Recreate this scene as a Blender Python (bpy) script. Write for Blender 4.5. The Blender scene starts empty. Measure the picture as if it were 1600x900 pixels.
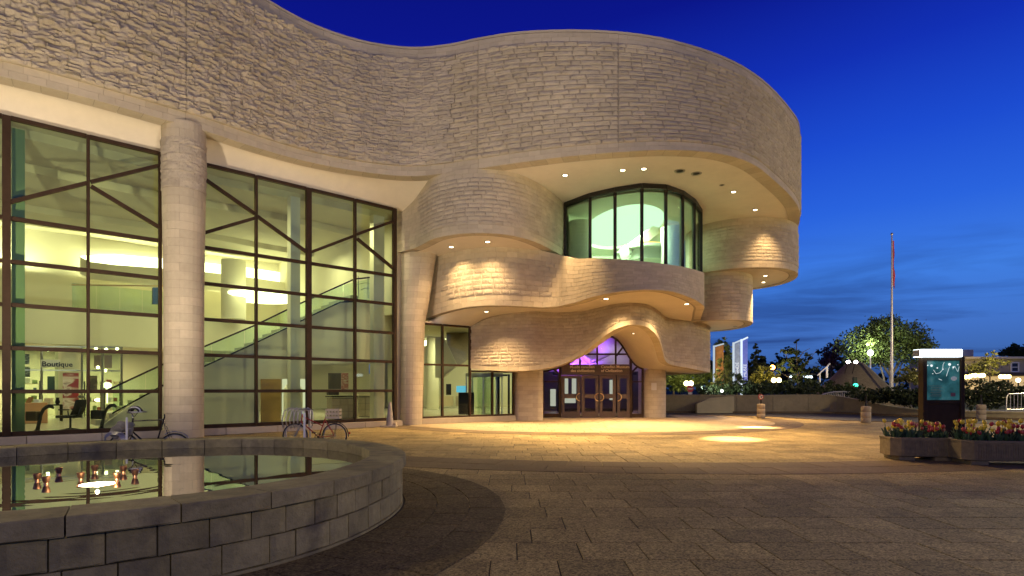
import bpy, math, random
import numpy as np
from mathutils import Vector, Matrix
from mathutils.geometry import tessellate_polygon
random.seed(7); RNG = np.random.default_rng(7)
C = bpy.context.scene.collection
S = bpy.context.scene
PI = math.pi

# ------------------------------------------------------------------ camera
F, CX, HV, EYE = 900.0, 800.0, 608.0, 1.6       # focal length in photo pixels, principal column, horizon row, eye height
cd = bpy.data.cameras.new('camera'); cam = bpy.data.objects.new('camera', cd); C.objects.link(cam)
cam.location = (0, 0, EYE); cam.rotation_euler = (PI/2, 0, 0)
cd.sensor_width = 36; cd.lens = 36*F/1600; cd.shift_y = (HV-450)/1600.0
cd.clip_start = 0.1; cd.clip_end = 3000
S.camera = cam
S.render.resolution_x, S.render.resolution_y = 1024, 576
S.view_settings.view_transform = 'Standard'; S.view_settings.look = 'None'
S.view_settings.exposure = 0.0; S.view_settings.gamma = 1.0
cy = S.cycles
cy.use_denoising = True
try: cy.denoiser = 'OPENIMAGEDENOISE'
except Exception: pass
cy.max_bounces = 7; cy.diffuse_bounces = 4; cy.glossy_bounces = 4; cy.transmission_bounces = 4; cy.transparent_max_bounces = 20
cy.caustics_reflective = False; cy.caustics_refractive = False
cy.sample_clamp_indirect = 4.0; cy.blur_glossy = 0.5

def lin(r, g, b):
    f = lambda c: (c/255/12.92) if c/255 <= .04045 else ((c/255+.055)/1.055)**2.4
    return (f(r), f(g), f(b), 1)

# ------------------------------------------------------------------ sky (dusk gradient with thin cloud, seen in every direction)
W = bpy.data.worlds.new('World'); S.world = W; W.use_nodes = True
nt = W.node_tree; N = nt.nodes; L = nt.links
bgn = N['Background']
tc = N.new('ShaderNodeTexCoord'); sep = N.new('ShaderNodeSeparateXYZ'); L.new(tc.outputs['Generated'], sep.inputs[0])
ramp = N.new('ShaderNodeValToRGB'); cr = ramp.color_ramp
stops = [(0.0, (58, 92, 150)), (.07, (66, 114, 198)), (.15, (64, 126, 226)), (.24, (42, 100, 222)), (.33, (28, 76, 208)),
         (.43, (18, 48, 180)), (.54, (11, 22, 138)), (.75, (6, 10, 95)), (1.0, (4, 5, 55))]
while len(cr.elements) < len(stops): cr.elements.new(.5)
for e, (p, c) in zip(cr.elements, stops): e.position = p; e.color = lin(*c)
# azimuth: the west side (to the right) keeps a little more light
az = N.new('ShaderNodeMapRange'); az.inputs[1].default_value = -.5; az.inputs[2].default_value = .5; az.inputs[3].default_value = .05; az.inputs[4].default_value = -.02
L.new(sep.outputs['X'], az.inputs[0])
addz = N.new('ShaderNodeMath'); addz.operation = 'ADD'; L.new(sep.outputs['Z'], addz.inputs[0]); L.new(az.outputs[0], addz.inputs[1])
L.new(addz.outputs[0], ramp.inputs[0])
mp = N.new('ShaderNodeMapping'); mp.inputs['Scale'].default_value = (1.6, 1.6, 15.0); L.new(tc.outputs['Generated'], mp.inputs[0])
nz = N.new('ShaderNodeTexNoise'); nz.inputs['Scale'].default_value = 1.5; nz.inputs['Detail'].default_value = 7; nz.inputs['Roughness'].default_value = .55
nz.inputs['Distortion'].default_value = .6
L.new(mp.outputs[0], nz.inputs['Vector'])
cm = N.new('ShaderNodeMapRange'); cm.inputs[1].default_value = .43; cm.inputs[2].default_value = .60; L.new(nz.outputs[0], cm.inputs[0])
hb = N.new('ShaderNodeMapRange'); hb.inputs[1].default_value = .05; hb.inputs[2].default_value = .24; hb.inputs[3].default_value = .9; hb.inputs[4].default_value = 0.0
L.new(sep.outputs['Z'], hb.inputs[0])
mu = N.new('ShaderNodeMath'); mu.operation = 'MULTIPLY'; L.new(cm.outputs[0], mu.inputs[0]); L.new(hb.outputs[0], mu.inputs[1])
mx = N.new('ShaderNodeMix'); mx.data_type = 'RGBA'; L.new(mu.outputs[0], mx.inputs[0]); L.new(ramp.outputs[0], mx.inputs[6]); mx.inputs[7].default_value = lin(27, 46, 104)
L.new(mx.outputs[2], bgn.inputs['Color']); bgn.inputs['Strength'].default_value = 1.0

# ------------------------------------------------------------------ forecourt floodlights beside the camera, with added rake and warm fill lights
def spot(name, loc, target, energy, color, deg, blend=.5, radius=.1, parent=None):
    l = bpy.data.lights.new(name, 'SPOT'); l.energy = energy; l.color = color[:3]; l.spot_size = math.radians(deg); l.spot_blend = blend
    l.shadow_soft_size = radius
    o = bpy.data.objects.new(name, l); C.objects.link(o); o.location = loc
    d = Vector(target)-Vector(loc); o.rotation_euler = d.to_track_quat('-Z', 'Y').to_euler()
    return o
def point(name, loc, energy, color, radius=.1):
    l = bpy.data.lights.new(name, 'POINT'); l.energy = energy; l.color = color[:3]; l.shadow_soft_size = radius
    o = bpy.data.objects.new(name, l); C.objects.link(o); o.location = loc; return o
def area(name, loc, target, energy, color, sx, sy):
    l = bpy.data.lights.new(name, 'AREA'); l.energy = energy; l.color = color[:3]; l.shape = 'RECTANGLE'; l.size = sx; l.size_y = sy
    o = bpy.data.objects.new(name, l); C.objects.link(o); o.location = loc
    d = Vector(target)-Vector(loc); o.rotation_euler = d.to_track_quat('-Z', 'Y').to_euler(); o.visible_camera = False; o.visible_glossy = False; o.visible_transmission = False
    return o
WARM = (1.0, .67, .32); FLOOD = (1.0, .84, .62)
spot('flood_west', (4.6, 2.6, .9), (-8.5, 19.5, 15.5), 5600, FLOOD, 74, .55, .12)
spot('rake_left', (-10.6, 9.4, .5), (-11.0, 18.6, 13.0), 4300, FLOOD, 120, .7, .08)  # unseen spot added low on the left to rake the stone relief
spot('flood_prow', (5.2, 2.6, .9), (7, 21, 17.5), 3500, FLOOD, 70, .7, .12)
point('warm_fill_behind', (4, -7, 6.5), 1250, (1, .77, .36), .3)  # added warm fill against the blue sky light on the ground
point('warm_fill_left', (-14, 4.5, 6.5), 1700, (1, .79, .41), .3)  # unseen warm fill added for pool, bicycles and plinth
point('warm_fill_right', (27, 17, 7), 4300, (1, .78, .37), .3)  # warm fill added out of view on the right; no post built
point('warm_fill_road', (36, 38, 7), 5600, (1, .80, .40), .3)  # added fill that warms the low wall and the background

# ------------------------------------------------------------------ helpers
WL = {}
def world_loc(o): return WL.get(o.name, Vector((0, 0, 0)))
def P(u, v, Y): return Vector(((u-CX)/F*Y, Y, EYE+(HV-v)/F*Y))
def G(u, v, z=0.0):
    Y = (EYE-z)*F/(v-HV); return Vector(((u-CX)/F*Y, Y, z))
def zat(v, Y): return EYE+(HV-v)/F*Y

def empty(name, loc, label=None, cat=None, group=None, rz=0.0):
    o = bpy.data.objects.new(name, None); C.objects.link(o); o.location = loc; o.rotation_euler = (0, 0, rz); o.empty_display_size = .3
    WL[o.name] = Vector(loc); tag(o, label, cat, group); return o
def tag(o, label=None, cat=None, group=None, kind=None):
    if label: o['label'] = label
    if cat: o['category'] = cat
    if group: o['group'] = group
    if kind: o['kind'] = kind
    return o
def link(name, me, parent=None, local=False):
    o = bpy.data.objects.new(name, me); C.objects.link(o)
    if parent is not None:
        o.parent = parent
        if not local:
            wl = world_loc(parent); o.matrix_parent_inverse = Matrix.Translation(-wl)
        WL[o.name] = Vector((0, 0, 0))
    return o

class MB:
    def __init__(s): s.v = []; s.f = []; s.m = []; s.mi = 0
    def add(s, vs, fs):
        b = len(s.v); s.v.extend([tuple(p) for p in vs]); s.f.extend([tuple(b+i for i in f) for f in fs]); s.m.extend([s.mi]*len(fs)); return s
    def mat(s, i): s.mi = i; return s
    def box(s, c, d, M=None):
        x, y, z = d[0]/2, d[1]/2, d[2]/2
        vs = [Vector(p) for p in ((-x,-y,-z),(x,-y,-z),(x,y,-z),(-x,y,-z),(-x,-y,z),(x,-y,z),(x,y,z),(-x,y,z))]
        if M is not None: vs = [M @ p for p in vs]
        return s.add([p+Vector(c) for p in vs], [(0,3,2,1),(4,5,6,7),(0,1,5,4),(1,2,6,5),(2,3,7,6),(3,0,4,7)])
    def bbox(s, c, d, b=.02, M=None):      # box with chamfered edges
        x, y, z = d[0]/2, d[1]/2, d[2]/2; vs = []
        for sx in (-1,1):
            for sy in (-1,1):
                for sz in (-1,1):
                    vs += [Vector((sx*(x-b), sy*(y-b), sz*z)), Vector((sx*(x-b), sy*y, sz*(z-b))), Vector((sx*x, sy*(y-b), sz*(z-b)))]
        if M is not None: vs = [M @ p for p in vs]
        I = lambda a, b_, c_, k: ((a*2+b_)*2+c_)*3+k
        fs = []
        for c_ in (0,1): fs.append((I(0,0,c_,0), I(1,0,c_,0), I(1,1,c_,0), I(0,1,c_,0)))
        for b_ in (0,1): fs.append((I(0,b_,0,1), I(1,b_,0,1), I(1,b_,1,1), I(0,b_,1,1)))
        for a in (0,1): fs.append((I(a,0,0,2), I(a,1,0,2), I(a,1,1,2), I(a,0,1,2)))
        for b_ in (0,1):
            for c_ in (0,1): fs.append((I(0,b_,c_,0), I(1,b_,c_,0), I(1,b_,c_,1), I(0,b_,c_,1)))
        for a in (0,1):
            for c_ in (0,1): fs.append((I(a,0,c_,0), I(a,1,c_,0), I(a,1,c_,2), I(a,0,c_,2)))
            for b_ in (0,1): fs.append((I(a,b_,0,1), I(a,b_,1,1), I(a,b_,1,2), I(a,b_,0,2)))
            for b_ in (0,1):
                for c_ in (0,1): fs.append((I(a,b_,c_,0), I(a,b_,c_,1), I(a,b_,c_,2)))
        return s.add([p+Vector(c) for p in vs], fs)
    def beam(s, p, q, w, h, up=(0,0,1)):
        p, q = Vector(p), Vector(q); d = (q-p); ln = d.length; d.normalize(); up = Vector(up)
        if abs(d.dot(up)) > .99: up = Vector((0,1,0)) if abs(d.y) < .9 else Vector((1,0,0))
        x = d.cross(up).normalized(); y = x.cross(d)
        vs = [p+x*a*w/2+y*b*h/2 for a, b in ((-1,-1),(1,-1),(1,1),(-1,1))]+[q+x*a*w/2+y*b*h/2 for a, b in ((-1,-1),(1,-1),(1,1),(-1,1))]
        return s.add(vs, [(0,1,2,3),(7,6,5,4),(0,4,5,1),(1,5,6,2),(2,6,7,3),(3,7,4,0)])
    def tube(s, pts, r, n=8, closed=False):
        pts = [Vector(p) for p in pts]; m = len(pts); rs = r if hasattr(r, '__len__') else [r]*m; vs = []; fs = []
        prev = None
        for i, p in enumerate(pts):
            a = pts[i-1] if (i > 0 or closed) else pts[i]; b = pts[(i+1) % m] if (i < m-1 or closed) else pts[i]
            d = (b-a); d = d.normalized() if d.length > 1e-9 else Vector((0,0,1))
            if prev is None:
                up = Vector((0,0,1)) if abs(d.z) < .9 else Vector((1,0,0)); x = d.cross(up).normalized()
            else:
                x = (prev-d*prev.dot(d)); x = x.normalized() if x.length > 1e-6 else d.orthogonal().normalized()
            prev = x; y = d.cross(x)
            for k in range(n):
                t = 2*PI*k/n; vs.append(p+(x*math.cos(t)+y*math.sin(t))*rs[i])
        for i in range(m if closed else m-1):
            j = (i+1) % m
            for k in range(n): fs.append((i*n+k, i*n+(k+1) % n, j*n+(k+1) % n, j*n+k))
        if not closed: fs += [tuple(range(n))[::-1], tuple((m-1)*n+k for k in range(n))]
        return s.add(vs, fs)
    def lathe(s, prof, c=(0,0,0), n=16, cap=True):
        vs = []; fs = []; c = Vector(c); m = len(prof)
        for r, z in prof:
            for k in range(n): vs.append(c+Vector((r*math.cos(2*PI*k/n), r*math.sin(2*PI*k/n), z)))
        for i in range(m-1):
            for k in range(n): fs.append((i*n+k, i*n+(k+1) % n, (i+1)*n+(k+1) % n, (i+1)*n+k))
        if cap: fs += [tuple(range(n))[::-1], tuple((m-1)*n+k for k in range(n))]
        return s.add(vs, fs)
    def poly(s, pts):                       # planar-ish polygon, triangulated
        pts = [Vector(p) for p in pts]
        tri = tessellate_polygon([pts]); return s.add(pts, [tuple(t) for t in tri])
    def slab(s, pts, thick):                # polygon with thickness along vector
        t = Vector(thick); pts = [Vector(p) for p in pts]; n = len(pts)
        tri = [tuple(q) for q in tessellate_polygon([pts])]
        fs = tri+[tuple(i+n for i in q[::-1]) for q in tri]+[(i, (i+1) % n, (i+1) % n+n, i+n) for i in range(n)]
        return s.add(pts+[p+t for p in pts], fs)
    def loft(s, rows):                      # rows of equal-length point lists
        n = len(rows[0]); vs = [p for r in rows for p in r]
        return s.add(vs, [(i*n+k, i*n+k+1, (i+1)*n+k+1, (i+1)*n+k) for i in range(len(rows)-1) for k in range(n-1)])
    def sphere(s, c, r, n=10, m=6, sq=(1,1,1)):
        prof = [(max(r*math.sin(PI*i/m), 1e-4)*1.0, -r*math.cos(PI*i/m)) for i in range(m+1)]
        b = len(s.v); s.lathe(prof, (0,0,0), n, False)
        for i in range(b, len(s.v)):
            x, y, z = s.v[i]; s.v[i] = (x*sq[0]+c[0], y*sq[1]+c[1], z*sq[2]+c[2])
        return s
    def build(s, name, mats, parent=None, local=False, smooth=False, fix=True):
        me = bpy.data.meshes.new(name); me.from_pydata(s.v, [], s.f)
        if not isinstance(mats, (list, tuple)): mats = [mats]
        for m in mats: me.materials.append(m)
        if len(mats) > 1: me.polygons.foreach_set('material_index', s.m)
        if fix:
            import bmesh
            bm = bmesh.new(); bm.from_mesh(me); bmesh.ops.recalc_face_normals(bm, faces=bm.faces); bm.to_mesh(me); bm.free()
        if smooth is True: me.polygons.foreach_set('use_smooth', [True]*len(me.polygons))
        elif smooth:
            me.polygons.foreach_set('use_smooth', [True]*len(me.polygons)); me.set_sharp_from_angle(angle=math.radians(smooth))
        me.update()
        return link(name, me, parent, local)

def copy_tree(o, parent=None):
    c = o.copy(); C.objects.link(c)
    if parent is not None: c.parent = parent
    for ch in list(o.children): copy_tree(ch, c)
    return c
def place_copy(proto, loc, rz, label=None, sc=None):
    c = copy_tree(proto); c.location = loc; c.rotation_euler = (0, 0, rz)
    if label: c['label'] = label
    if sc: c.scale = (sc, sc, sc)
    return c

def vnoise(p, seed=0):                      # value noise, p (n,3)
    p = np.asarray(p, float); i = np.floor(p).astype(np.int64); f = p-i; f = f*f*(3-2*f)
    def h(a, b, c):
        x = (a*374761393+b*668265263+c*2147483647+seed*144665) & 0xffffffff
        x = ((x ^ (x >> 13))*1274126177) & 0xffffffff; x ^= x >> 16
        return (x & 0xffff)/65535.0
    r = 0
    for dx in (0, 1):
        for dy in (0, 1):
            for dz in (0, 1):
                w = (f[:,0] if dx else 1-f[:,0])*(f[:,1] if dy else 1-f[:,1])*(f[:,2] if dz else 1-f[:,2])
                r = r+w*h(i[:,0]+dx, i[:,1]+dy, i[:,2]+dz)
    return r

# ------------------------------------------------------------------ materials
def mat(name, col, rough=.6, metal=0.0, var=None, bump=None, island=0.0, spec=.5, emit=None, coords='Object', stain=None, trans=0.0, speck=None):
    m = bpy.data.materials.new(name); m.use_nodes = True; n = m.node_tree.nodes; l = m.node_tree.links; b = n['Principled BSDF']
    col = tuple(col[:3])+(1,); b.inputs['Base Color'].default_value = col; b.inputs['Roughness'].default_value = rough; b.inputs['Metallic'].default_value = metal
    b.inputs['Specular IOR Level'].default_value = spec
    t = n.new('ShaderNodeTexCoord'); vec = t.outputs[coords]
    src = None
    def colnode(): 
        r = n.new('ShaderNodeRGB'); r.outputs[0].default_value = col; return r.outputs[0]
    def scaled(src, valout, lo, hi):        # multiply colour by map(val)
        mr = n.new('ShaderNodeMapRange'); mr.inputs[3].default_value = lo; mr.inputs[4].default_value = hi; l.new(valout, mr.inputs[0])
        mm = n.new('ShaderNodeMix'); mm.data_type = 'RGBA'; mm.blend_type = 'MULTIPLY'; mm.inputs[0].default_value = 1
        cb = n.new('ShaderNodeCombineColor'); [l.new(mr.outputs[0], cb.inputs[k]) for k in range(3)]
        l.new(src, mm.inputs[6]); l.new(cb.outputs[0], mm.inputs[7]); return mm.outputs[2], mr
    if var or island or stain or speck: src = colnode()
    if var:
        for sc_, am in (var if isinstance(var[0], tuple) else (var,)):
            q = n.new('ShaderNodeTexNoise'); q.inputs['Scale'].default_value = sc_; q.inputs['Detail'].default_value = 6; q.inputs['Roughness'].default_value = .65; l.new(vec, q.inputs['Vector'])
            src, mr = scaled(src, q.outputs[0], 1-am, 1+am); mr.inputs[1].default_value = .3; mr.inputs[2].default_value = .7
    if island:
        g = n.new('ShaderNodeNewGeometry'); oi = n.new('ShaderNodeObjectInfo'); a = n.new('ShaderNodeMath'); a.operation = 'ADD'
        l.new(g.outputs['Random Per Island'], a.inputs[0]); l.new(oi.outputs['Random'], a.inputs[1])
        fr = n.new('ShaderNodeMath'); fr.operation = 'FRACT'; l.new(a.outputs[0], fr.inputs[0])
        src, _ = scaled(src, fr.outputs[0], 1-island, 1+island)
    if speck:                               # exposed aggregate grains
        sc_, am = speck
        vo = n.new('ShaderNodeTexVoronoi'); vo.inputs['Scale'].default_value = sc_; l.new(vec, vo.inputs['Vector'])
        sp = n.new('ShaderNodeSeparateColor'); l.new(vo.outputs['Color'], sp.inputs[0])
        src, _ = scaled(src, sp.outputs[0], 1-am, 1+am)
    if stain:
        sc_, scol, lo, hi = stain
        q = n.new('ShaderNodeTexNoise'); q.inputs['Scale'].default_value = sc_; q.inputs['Detail'].default_value = 8; l.new(vec, q.inputs['Vector'])
        mr = n.new('ShaderNodeMapRange'); mr.inputs[1].default_value = lo; mr.inputs[2].default_value = hi; l.new(q.outputs[0], mr.inputs[0])
        mm = n.new('ShaderNodeMix'); mm.data_type = 'RGBA'; l.new(mr.outputs[0], mm.inputs[0]); l.new(src, mm.inputs[6]); mm.inputs[7].default_value = tuple(scol)+(1,); src = mm.outputs[2]
    if src is not None: l.new(src, b.inputs['Base Color'])
    if bump:
        hsum = None
        for sc_, st in (bump if isinstance(bump[0], tuple) else (bump,)):
            q = n.new('ShaderNodeTexNoise'); q.inputs['Scale'].default_value = sc_; q.inputs['Detail'].default_value = 5; q.inputs['Roughness'].default_value = .6; l.new(vec, q.inputs['Vector'])
            mlt = n.new('ShaderNodeMath'); mlt.operation = 'MULTIPLY'; l.new(q.outputs[0], mlt.inputs[0]); mlt.inputs[1].default_value = st
            if hsum is None: hsum = mlt.outputs[0]
            else:
                ad = n.new('ShaderNodeMath'); ad.operation = 'ADD'; l.new(hsum, ad.inputs[0]); l.new(mlt.outputs[0], ad.inputs[1]); hsum = ad.outputs[0]
        bp = n.new('ShaderNodeBump'); bp.inputs['Strength'].default_value = 1; bp.inputs['Distance'].default_value = 1.0; l.new(hsum, bp.inputs['Height']); l.new(bp.outputs[0], b.inputs['Normal'])
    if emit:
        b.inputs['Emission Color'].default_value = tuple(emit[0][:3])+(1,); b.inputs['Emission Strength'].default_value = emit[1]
    return m
def glass(name, tint, refl=.6, ior=1.5):
    m = bpy.data.materials.new(name); m.use_nodes = True; n = m.node_tree.nodes; l = m.node_tree.links; n.clear()
    o = n.new('ShaderNodeOutputMaterial'); t = n.new('ShaderNodeBsdfTransparent'); g = n.new('ShaderNodeBsdfGlossy'); g.inputs['Roughness'].default_value = 0.0
    t.inputs[0].default_value = tuple(tint)+(1,); fr = n.new('ShaderNodeFresnel'); fr.inputs[0].default_value = ior
    a = n.new('ShaderNodeMath'); a.operation = 'MULTIPLY'; a.inputs[1].default_value = refl; l.new(fr.outputs[0], a.inputs[0])
    x = n.new('ShaderNodeMixShader'); l.new(a.outputs[0], x.inputs[0]); l.new(t.outputs[0], x.inputs[1]); l.new(g.outputs[0], x.inputs[2]); l.new(x.outputs[0], o.inputs[0])
    return m
def emis(name, col, st):
    m = bpy.data.materials.new(name); m.use_nodes = True; n = m.node_tree.nodes; l = m.node_tree.links; n.clear()
    o = n.new('ShaderNodeOutputMaterial'); e = n.new('ShaderNodeEmission'); e.inputs[0].default_value = tuple(col[:3])+(1,); e.inputs[1].default_value = st; l.new(e.outputs[0], o.inputs[0]); return m

M = {}
M['stone'] = mat('limestone', (.42, .355, .265), .85, island=.09, var=((.45, .10), (3.0, .10)), bump=((8, .035), (28, .016)), spec=.15, stain=(.8, (.29, .265, .235), .6, .9))
M['stone_smooth'] = mat('limestone_dressed', (.46, .385, .275), .8, island=.09, var=((.5, .07), (5, .06)), bump=((45, .003),), spec=.25)
M['mortar'] = mat('mortar_joint', (.27, .225, .17), .9)
M['plaster'] = mat('soffit_plaster', (.70, .61, .48), .75, var=((.6, .05), (3, .03)), spec=.2)
M['wood'] = mat('bronze_brown_frame', (.042, .024, .013), .5, var=((3, .25),), spec=.12)
M['dark'] = mat('dark_frame', (.016, .014, .012), .5, spec=.2)
M['black'] = mat('black_plastic', (.012, .012, .013), .45)
M['glass'] = glass('clear_glass', (.90, .97, .90), .55)
M['glass_green'] = glass('green_glass', (.86, .97, .90), .45)
M['glass_bal'] = glass('balustrade_glass', (.86, .95, .87), .9)
M['steel'] = mat('steel', (.45, .45, .45), .3, 1.0)
M['brass'] = mat('brass', (.75, .52, .22), .28, 1.0)
M['copper'] = mat('copper', (.62, .30, .16), .35, 1.0, var=((14, .2),))
M['white'] = mat('white_paint', (.75, .75, .73), .5)
M['int_wall'] = mat('interior_plaster', (.62, .57, .40), .8, var=((.4, .05),))
M['int_ceil'] = mat('interior_ceiling', (.50, .45, .29), .8, var=((.4, .06),))
M['int_floor'] = mat('interior_floor', (.42, .38, .28), .25, var=((2, .08),))
M['cove'] = emis('cove_light', (1.0, .95, .55), 5.0)
M['lamp_warm'] = emis('lamp_warm', (1.0, .82, .52), 14)

# ------------------------------------------------------------------ curves and coursed stone walls
def crspline(pts, step=.05):
    pts = np.array(pts, float); d = np.linalg.norm(np.diff(pts[:, :2], axis=0), axis=1)**.5; t = np.concatenate([[0], np.cumsum(d)])
    p = np.vstack([2*pts[0]-pts[1], pts, 2*pts[-1]-pts[-2]]); tt = np.concatenate([[t[0]-(t[1]-t[0])], t, [t[-1]+(t[-1]-t[-2])]])
    out = []
    for i in range(len(pts)-1):
        p0, p1, p2, p3 = p[i:i+4]; t0, t1, t2, t3 = tt[i:i+4]
        n = max(3, int(np.linalg.norm(p2[:2]-p1[:2])/step))
        for x in np.linspace(t1, t2, n, endpoint=False):
            A1 = (t1-x)/(t1-t0)*p0+(x-t0)/(t1-t0)*p1; A2 = (t2-x)/(t2-t1)*p1+(x-t1)/(t2-t1)*p2; A3 = (t3-x)/(t3-t2)*p2+(x-t2)/(t3-t2)*p3
            B1 = (t2-x)/(t2-t0)*A1+(x-t0)/(t2-t0)*A2; B2 = (t3-x)/(t3-t1)*A2+(x-t1)/(t3-t1)*A3
            out.append((t2-x)/(t2-t1)*B1+(x-t1)/(t2-t1)*B2)
    out.append(pts[-1]); return np.array(out)
class Curve:
    def __init__(s, pts, smooth=8, step=.05):      # pts: X, Y, zb, zt
        q = crspline(pts, step)
        dd = np.concatenate([[0], np.cumsum(np.linalg.norm(np.diff(q[:, :2], axis=0), axis=1))]); n = max(8, int(dd[-1]/step))
        g = np.linspace(0, dd[-1], n); q = np.stack([np.interp(g, dd, q[:, k]) for k in range(q.shape[1])], 1)
        for _ in range(smooth):                    # light smoothing of the digitised points
            r = q.copy(); r[1:-1] = .25*q[:-2]+.5*q[1:-1]+.25*q[2:]; q = r
        s.q = q; s.s = np.concatenate([[0], np.cumsum(np.linalg.norm(np.diff(q[:, :2], axis=0), axis=1))]); s.L = s.s[-1]
        t = np.gradient(q[:, :2], axis=0); t /= np.linalg.norm(t, axis=1)[:, None]; s.n = np.stack([t[:, 1], -t[:, 0]], 1)
    def at(s, x):
        x = np.asarray(x, float); o = [np.interp(x, s.s, s.q[:, k]) for k in range(4)]; nx = np.interp(x, s.s, s.n[:, 0]); ny = np.interp(x, s.s, s.n[:, 1])
        return o[0], o[1], o[2], o[3], nx, ny
    def s_of_u(s, u):                              # arc position where the wall passes photo column u
        uu = CX+F*s.q[:, 0]/s.q[:, 1]; return float(s.s[np.argmin(np.abs(uu-u))])
    def line(s, off, which, n=60, z=None, a=0, b=None):
        x = np.linspace(a, s.L if b is None else b, n); X, Y, zb, zt, nx, ny = s.at(x); Z = zb if which == 'b' else zt
        return [Vector((X[i]+nx[i]*off, Y[i]+ny[i]*off, Z[i] if z is None else z)) for i in range(n)]
BLOCKS = []     # every dressed stone of the museum: (parent part, verts, faces, material key, seen size)
def stone_wall(root, cv, ch, amp, name='bay_wall', bl=(.45, .95), smooth_bot=1, smooth_top=1, joints=(), res=.075, gap=.012, rough_range=None, ledge=.5):
    # backing wall behind the stones
    mb = MB(); rows = [cv.line(-.035, 'b', 90), cv.line(-.035, 't', 90)]; back = [[p for p in cv.line(-.45, 't', 90)], [p for p in cv.line(-.45, 'b', 90)]]
    mb.loft(rows+back+[rows[0]])
    part = mb.build(name, M['mortar'], root)
    hmean = float(np.mean(cv.q[:, 3]-cv.q[:, 2])); nc = max(1, round(hmean/ch))
    js = sorted(joints)
    for c in range(nc):
        f0, f1 = c/nc, (c+1)/nc
        s = -random.random()*bl[0]; edges = [0.0]
        while s < cv.L:
            s += random.uniform(*bl)
            if s > .12: edges.append(min(s, cv.L))
        for j in js:
            edges = [e for e in edges if abs(e-j) > .14]+[j]
        edges = sorted(set(edges)); 
        if edges[-1] < cv.L: edges.append(cv.L)
        for a, b in zip(edges[:-1], edges[1:]):
            if b-a < .05: continue
            ga = gap*(.9 if any(abs(a-j) < 1e-6 for j in js) else .5); gb = gap*(.9 if any(abs(b-j) < 1e-6 for j in js) else .5)
            flat = c < smooth_bot or c >= nc-smooth_top
            if rough_range is not None and not flat: flat = not rough_range((a+b)/2, (f0+f1)/2)
            am = 0 if flat else amp((a+b)/2, (f0+f1)/2)
            nu = max(1, int(round((b-a)/(.2 if flat else res)))); nv = 1 if flat else max(2, int(round(ch/res)))
            X_, Y_, zb_, zt_, _, _ = cv.at([(a+b)/2]); h = float(zt_[0]-zb_[0])
            if h < .08: continue
            gf = gap*.5/h
            ss = np.linspace(a+ga, b-gb, nu+1); ff = np.linspace(f0+gf, f1-gf, nv+1)
            SS, FF = np.meshgrid(ss, ff); SS = SS.ravel(); FF = FF.ravel()
            X, Y, zb, zt, nx, ny = cv.at(SS); Z = zb+(zt-zb)*FF
            pr = random.uniform(0, .006)
            off = np.full(len(SS), pr)
            if am:
                q1 = vnoise(np.stack([SS*2.2, Z*5.5, SS*0], 1), 1); q2 = vnoise(np.stack([SS*3.8, Z*14, np.full_like(Z, a)], 1), 2); q3 = vnoise(np.stack([SS*8.5, Z*25, Z*0], 1), 3)
                tu = (SS-a)/(b-a); tv = (FF-f0)/(f1-f0)
                tilt = random.uniform(-.5, .5)*(tu-.5)+random.uniform(-.2, 1.0)*(tv-.5)*ledge*2
                ed = np.minimum(np.minimum(tu*(b-a), (1-tu)*(b-a)), np.minimum(tv, 1-tv)*ch); pitch = np.clip(ed/.04, .35+.45*(am > .06), 1)
                crag = min(1, max(0, (am-.045)/.045)); off = pr+am*(random.uniform(0, .45-.3*crag)+(.8-.3*crag)*q1+(.8+.3*crag)*q2+(.5+.7*crag)*q3+(.35-.25*crag)*tilt)*pitch
            V = np.stack([X+nx*off, Y+ny*off, Z], 1)
            k = nu+1; fs = [(j*k+i, j*k+i+1, (j+1)*k+i+1, (j+1)*k+i) for j in range(nv) for i in range(nu)]
            ring = list(range(k))+[j*k+nu for j in range(1, nv+1)]+[nv*k+i for i in range(nu-1, -1, -1)]+[j*k for j in range(nv-1, 0, -1)]
            bk = V[ring].copy(); bk[:, 0] = X[ring]-nx[ring]*.03; bk[:, 1] = Y[ring]-ny[ring]*.03
            o = len(V); m_ = len(ring); fs += [(ring[(i+1) % m_], ring[i], o+i, o+(i+1) % m_) for i in range(m_)]
            V = np.vstack([V, bk])
            cx_, cy_, cz_ = V[:o].mean(0); n_ = np.array([nx.mean(), ny.mean()]); dist = math.hypot(cx_, cy_); face = max(0, -(n_[0]*cx_+n_[1]*cy_)/dist)
            u_ = CX+F*cx_/cy_; v_ = HV-F*(cz_-EYE)/cy_
            size = (b-a)*ch*face*(F/cy_)**2 if (0 < u_ < 1600 and 0 < v_ < 900) else 0
            BLOCKS.append((part, V, fs, 'stone_smooth' if flat else 'stone', size))
    return part
def flush_blocks():
    order = sorted(range(len(BLOCKS)), key=lambda i: -BLOCKS[i][4]); solo = set(order[:300]); rest = {}
    for i, (part, V, fs, mk, sz) in enumerate(BLOCKS):
        if i in solo:
            me = bpy.data.meshes.new('stone_block'); me.from_pydata(V.tolist(), [], fs); me.materials.append(M[mk]); link('stone_block', me, part)
        else: rest.setdefault(part.name, (part, []))[1].append(i)
    for nm, (part, idx) in rest.items():
        vs = []; fs = []; mi = []; o = 0
        for i in idx:
            _, V, f, mk, _ = BLOCKS[i]; vs.append(V); fs += [tuple(o+x for x in q) for q in f]; o += len(V); mi += [0 if mk == 'stone' else 1]*len(f)
        me = bpy.data.meshes.new('stone_courses'); me.from_pydata(np.vstack(vs).tolist(), [], fs); me.materials.append(M['stone']); me.materials.append(M['stone_smooth'])
        me.polygons.foreach_set('material_index', mi); ob = link('stone_courses', me, part); ob['kind'] = 'stuff'

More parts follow.
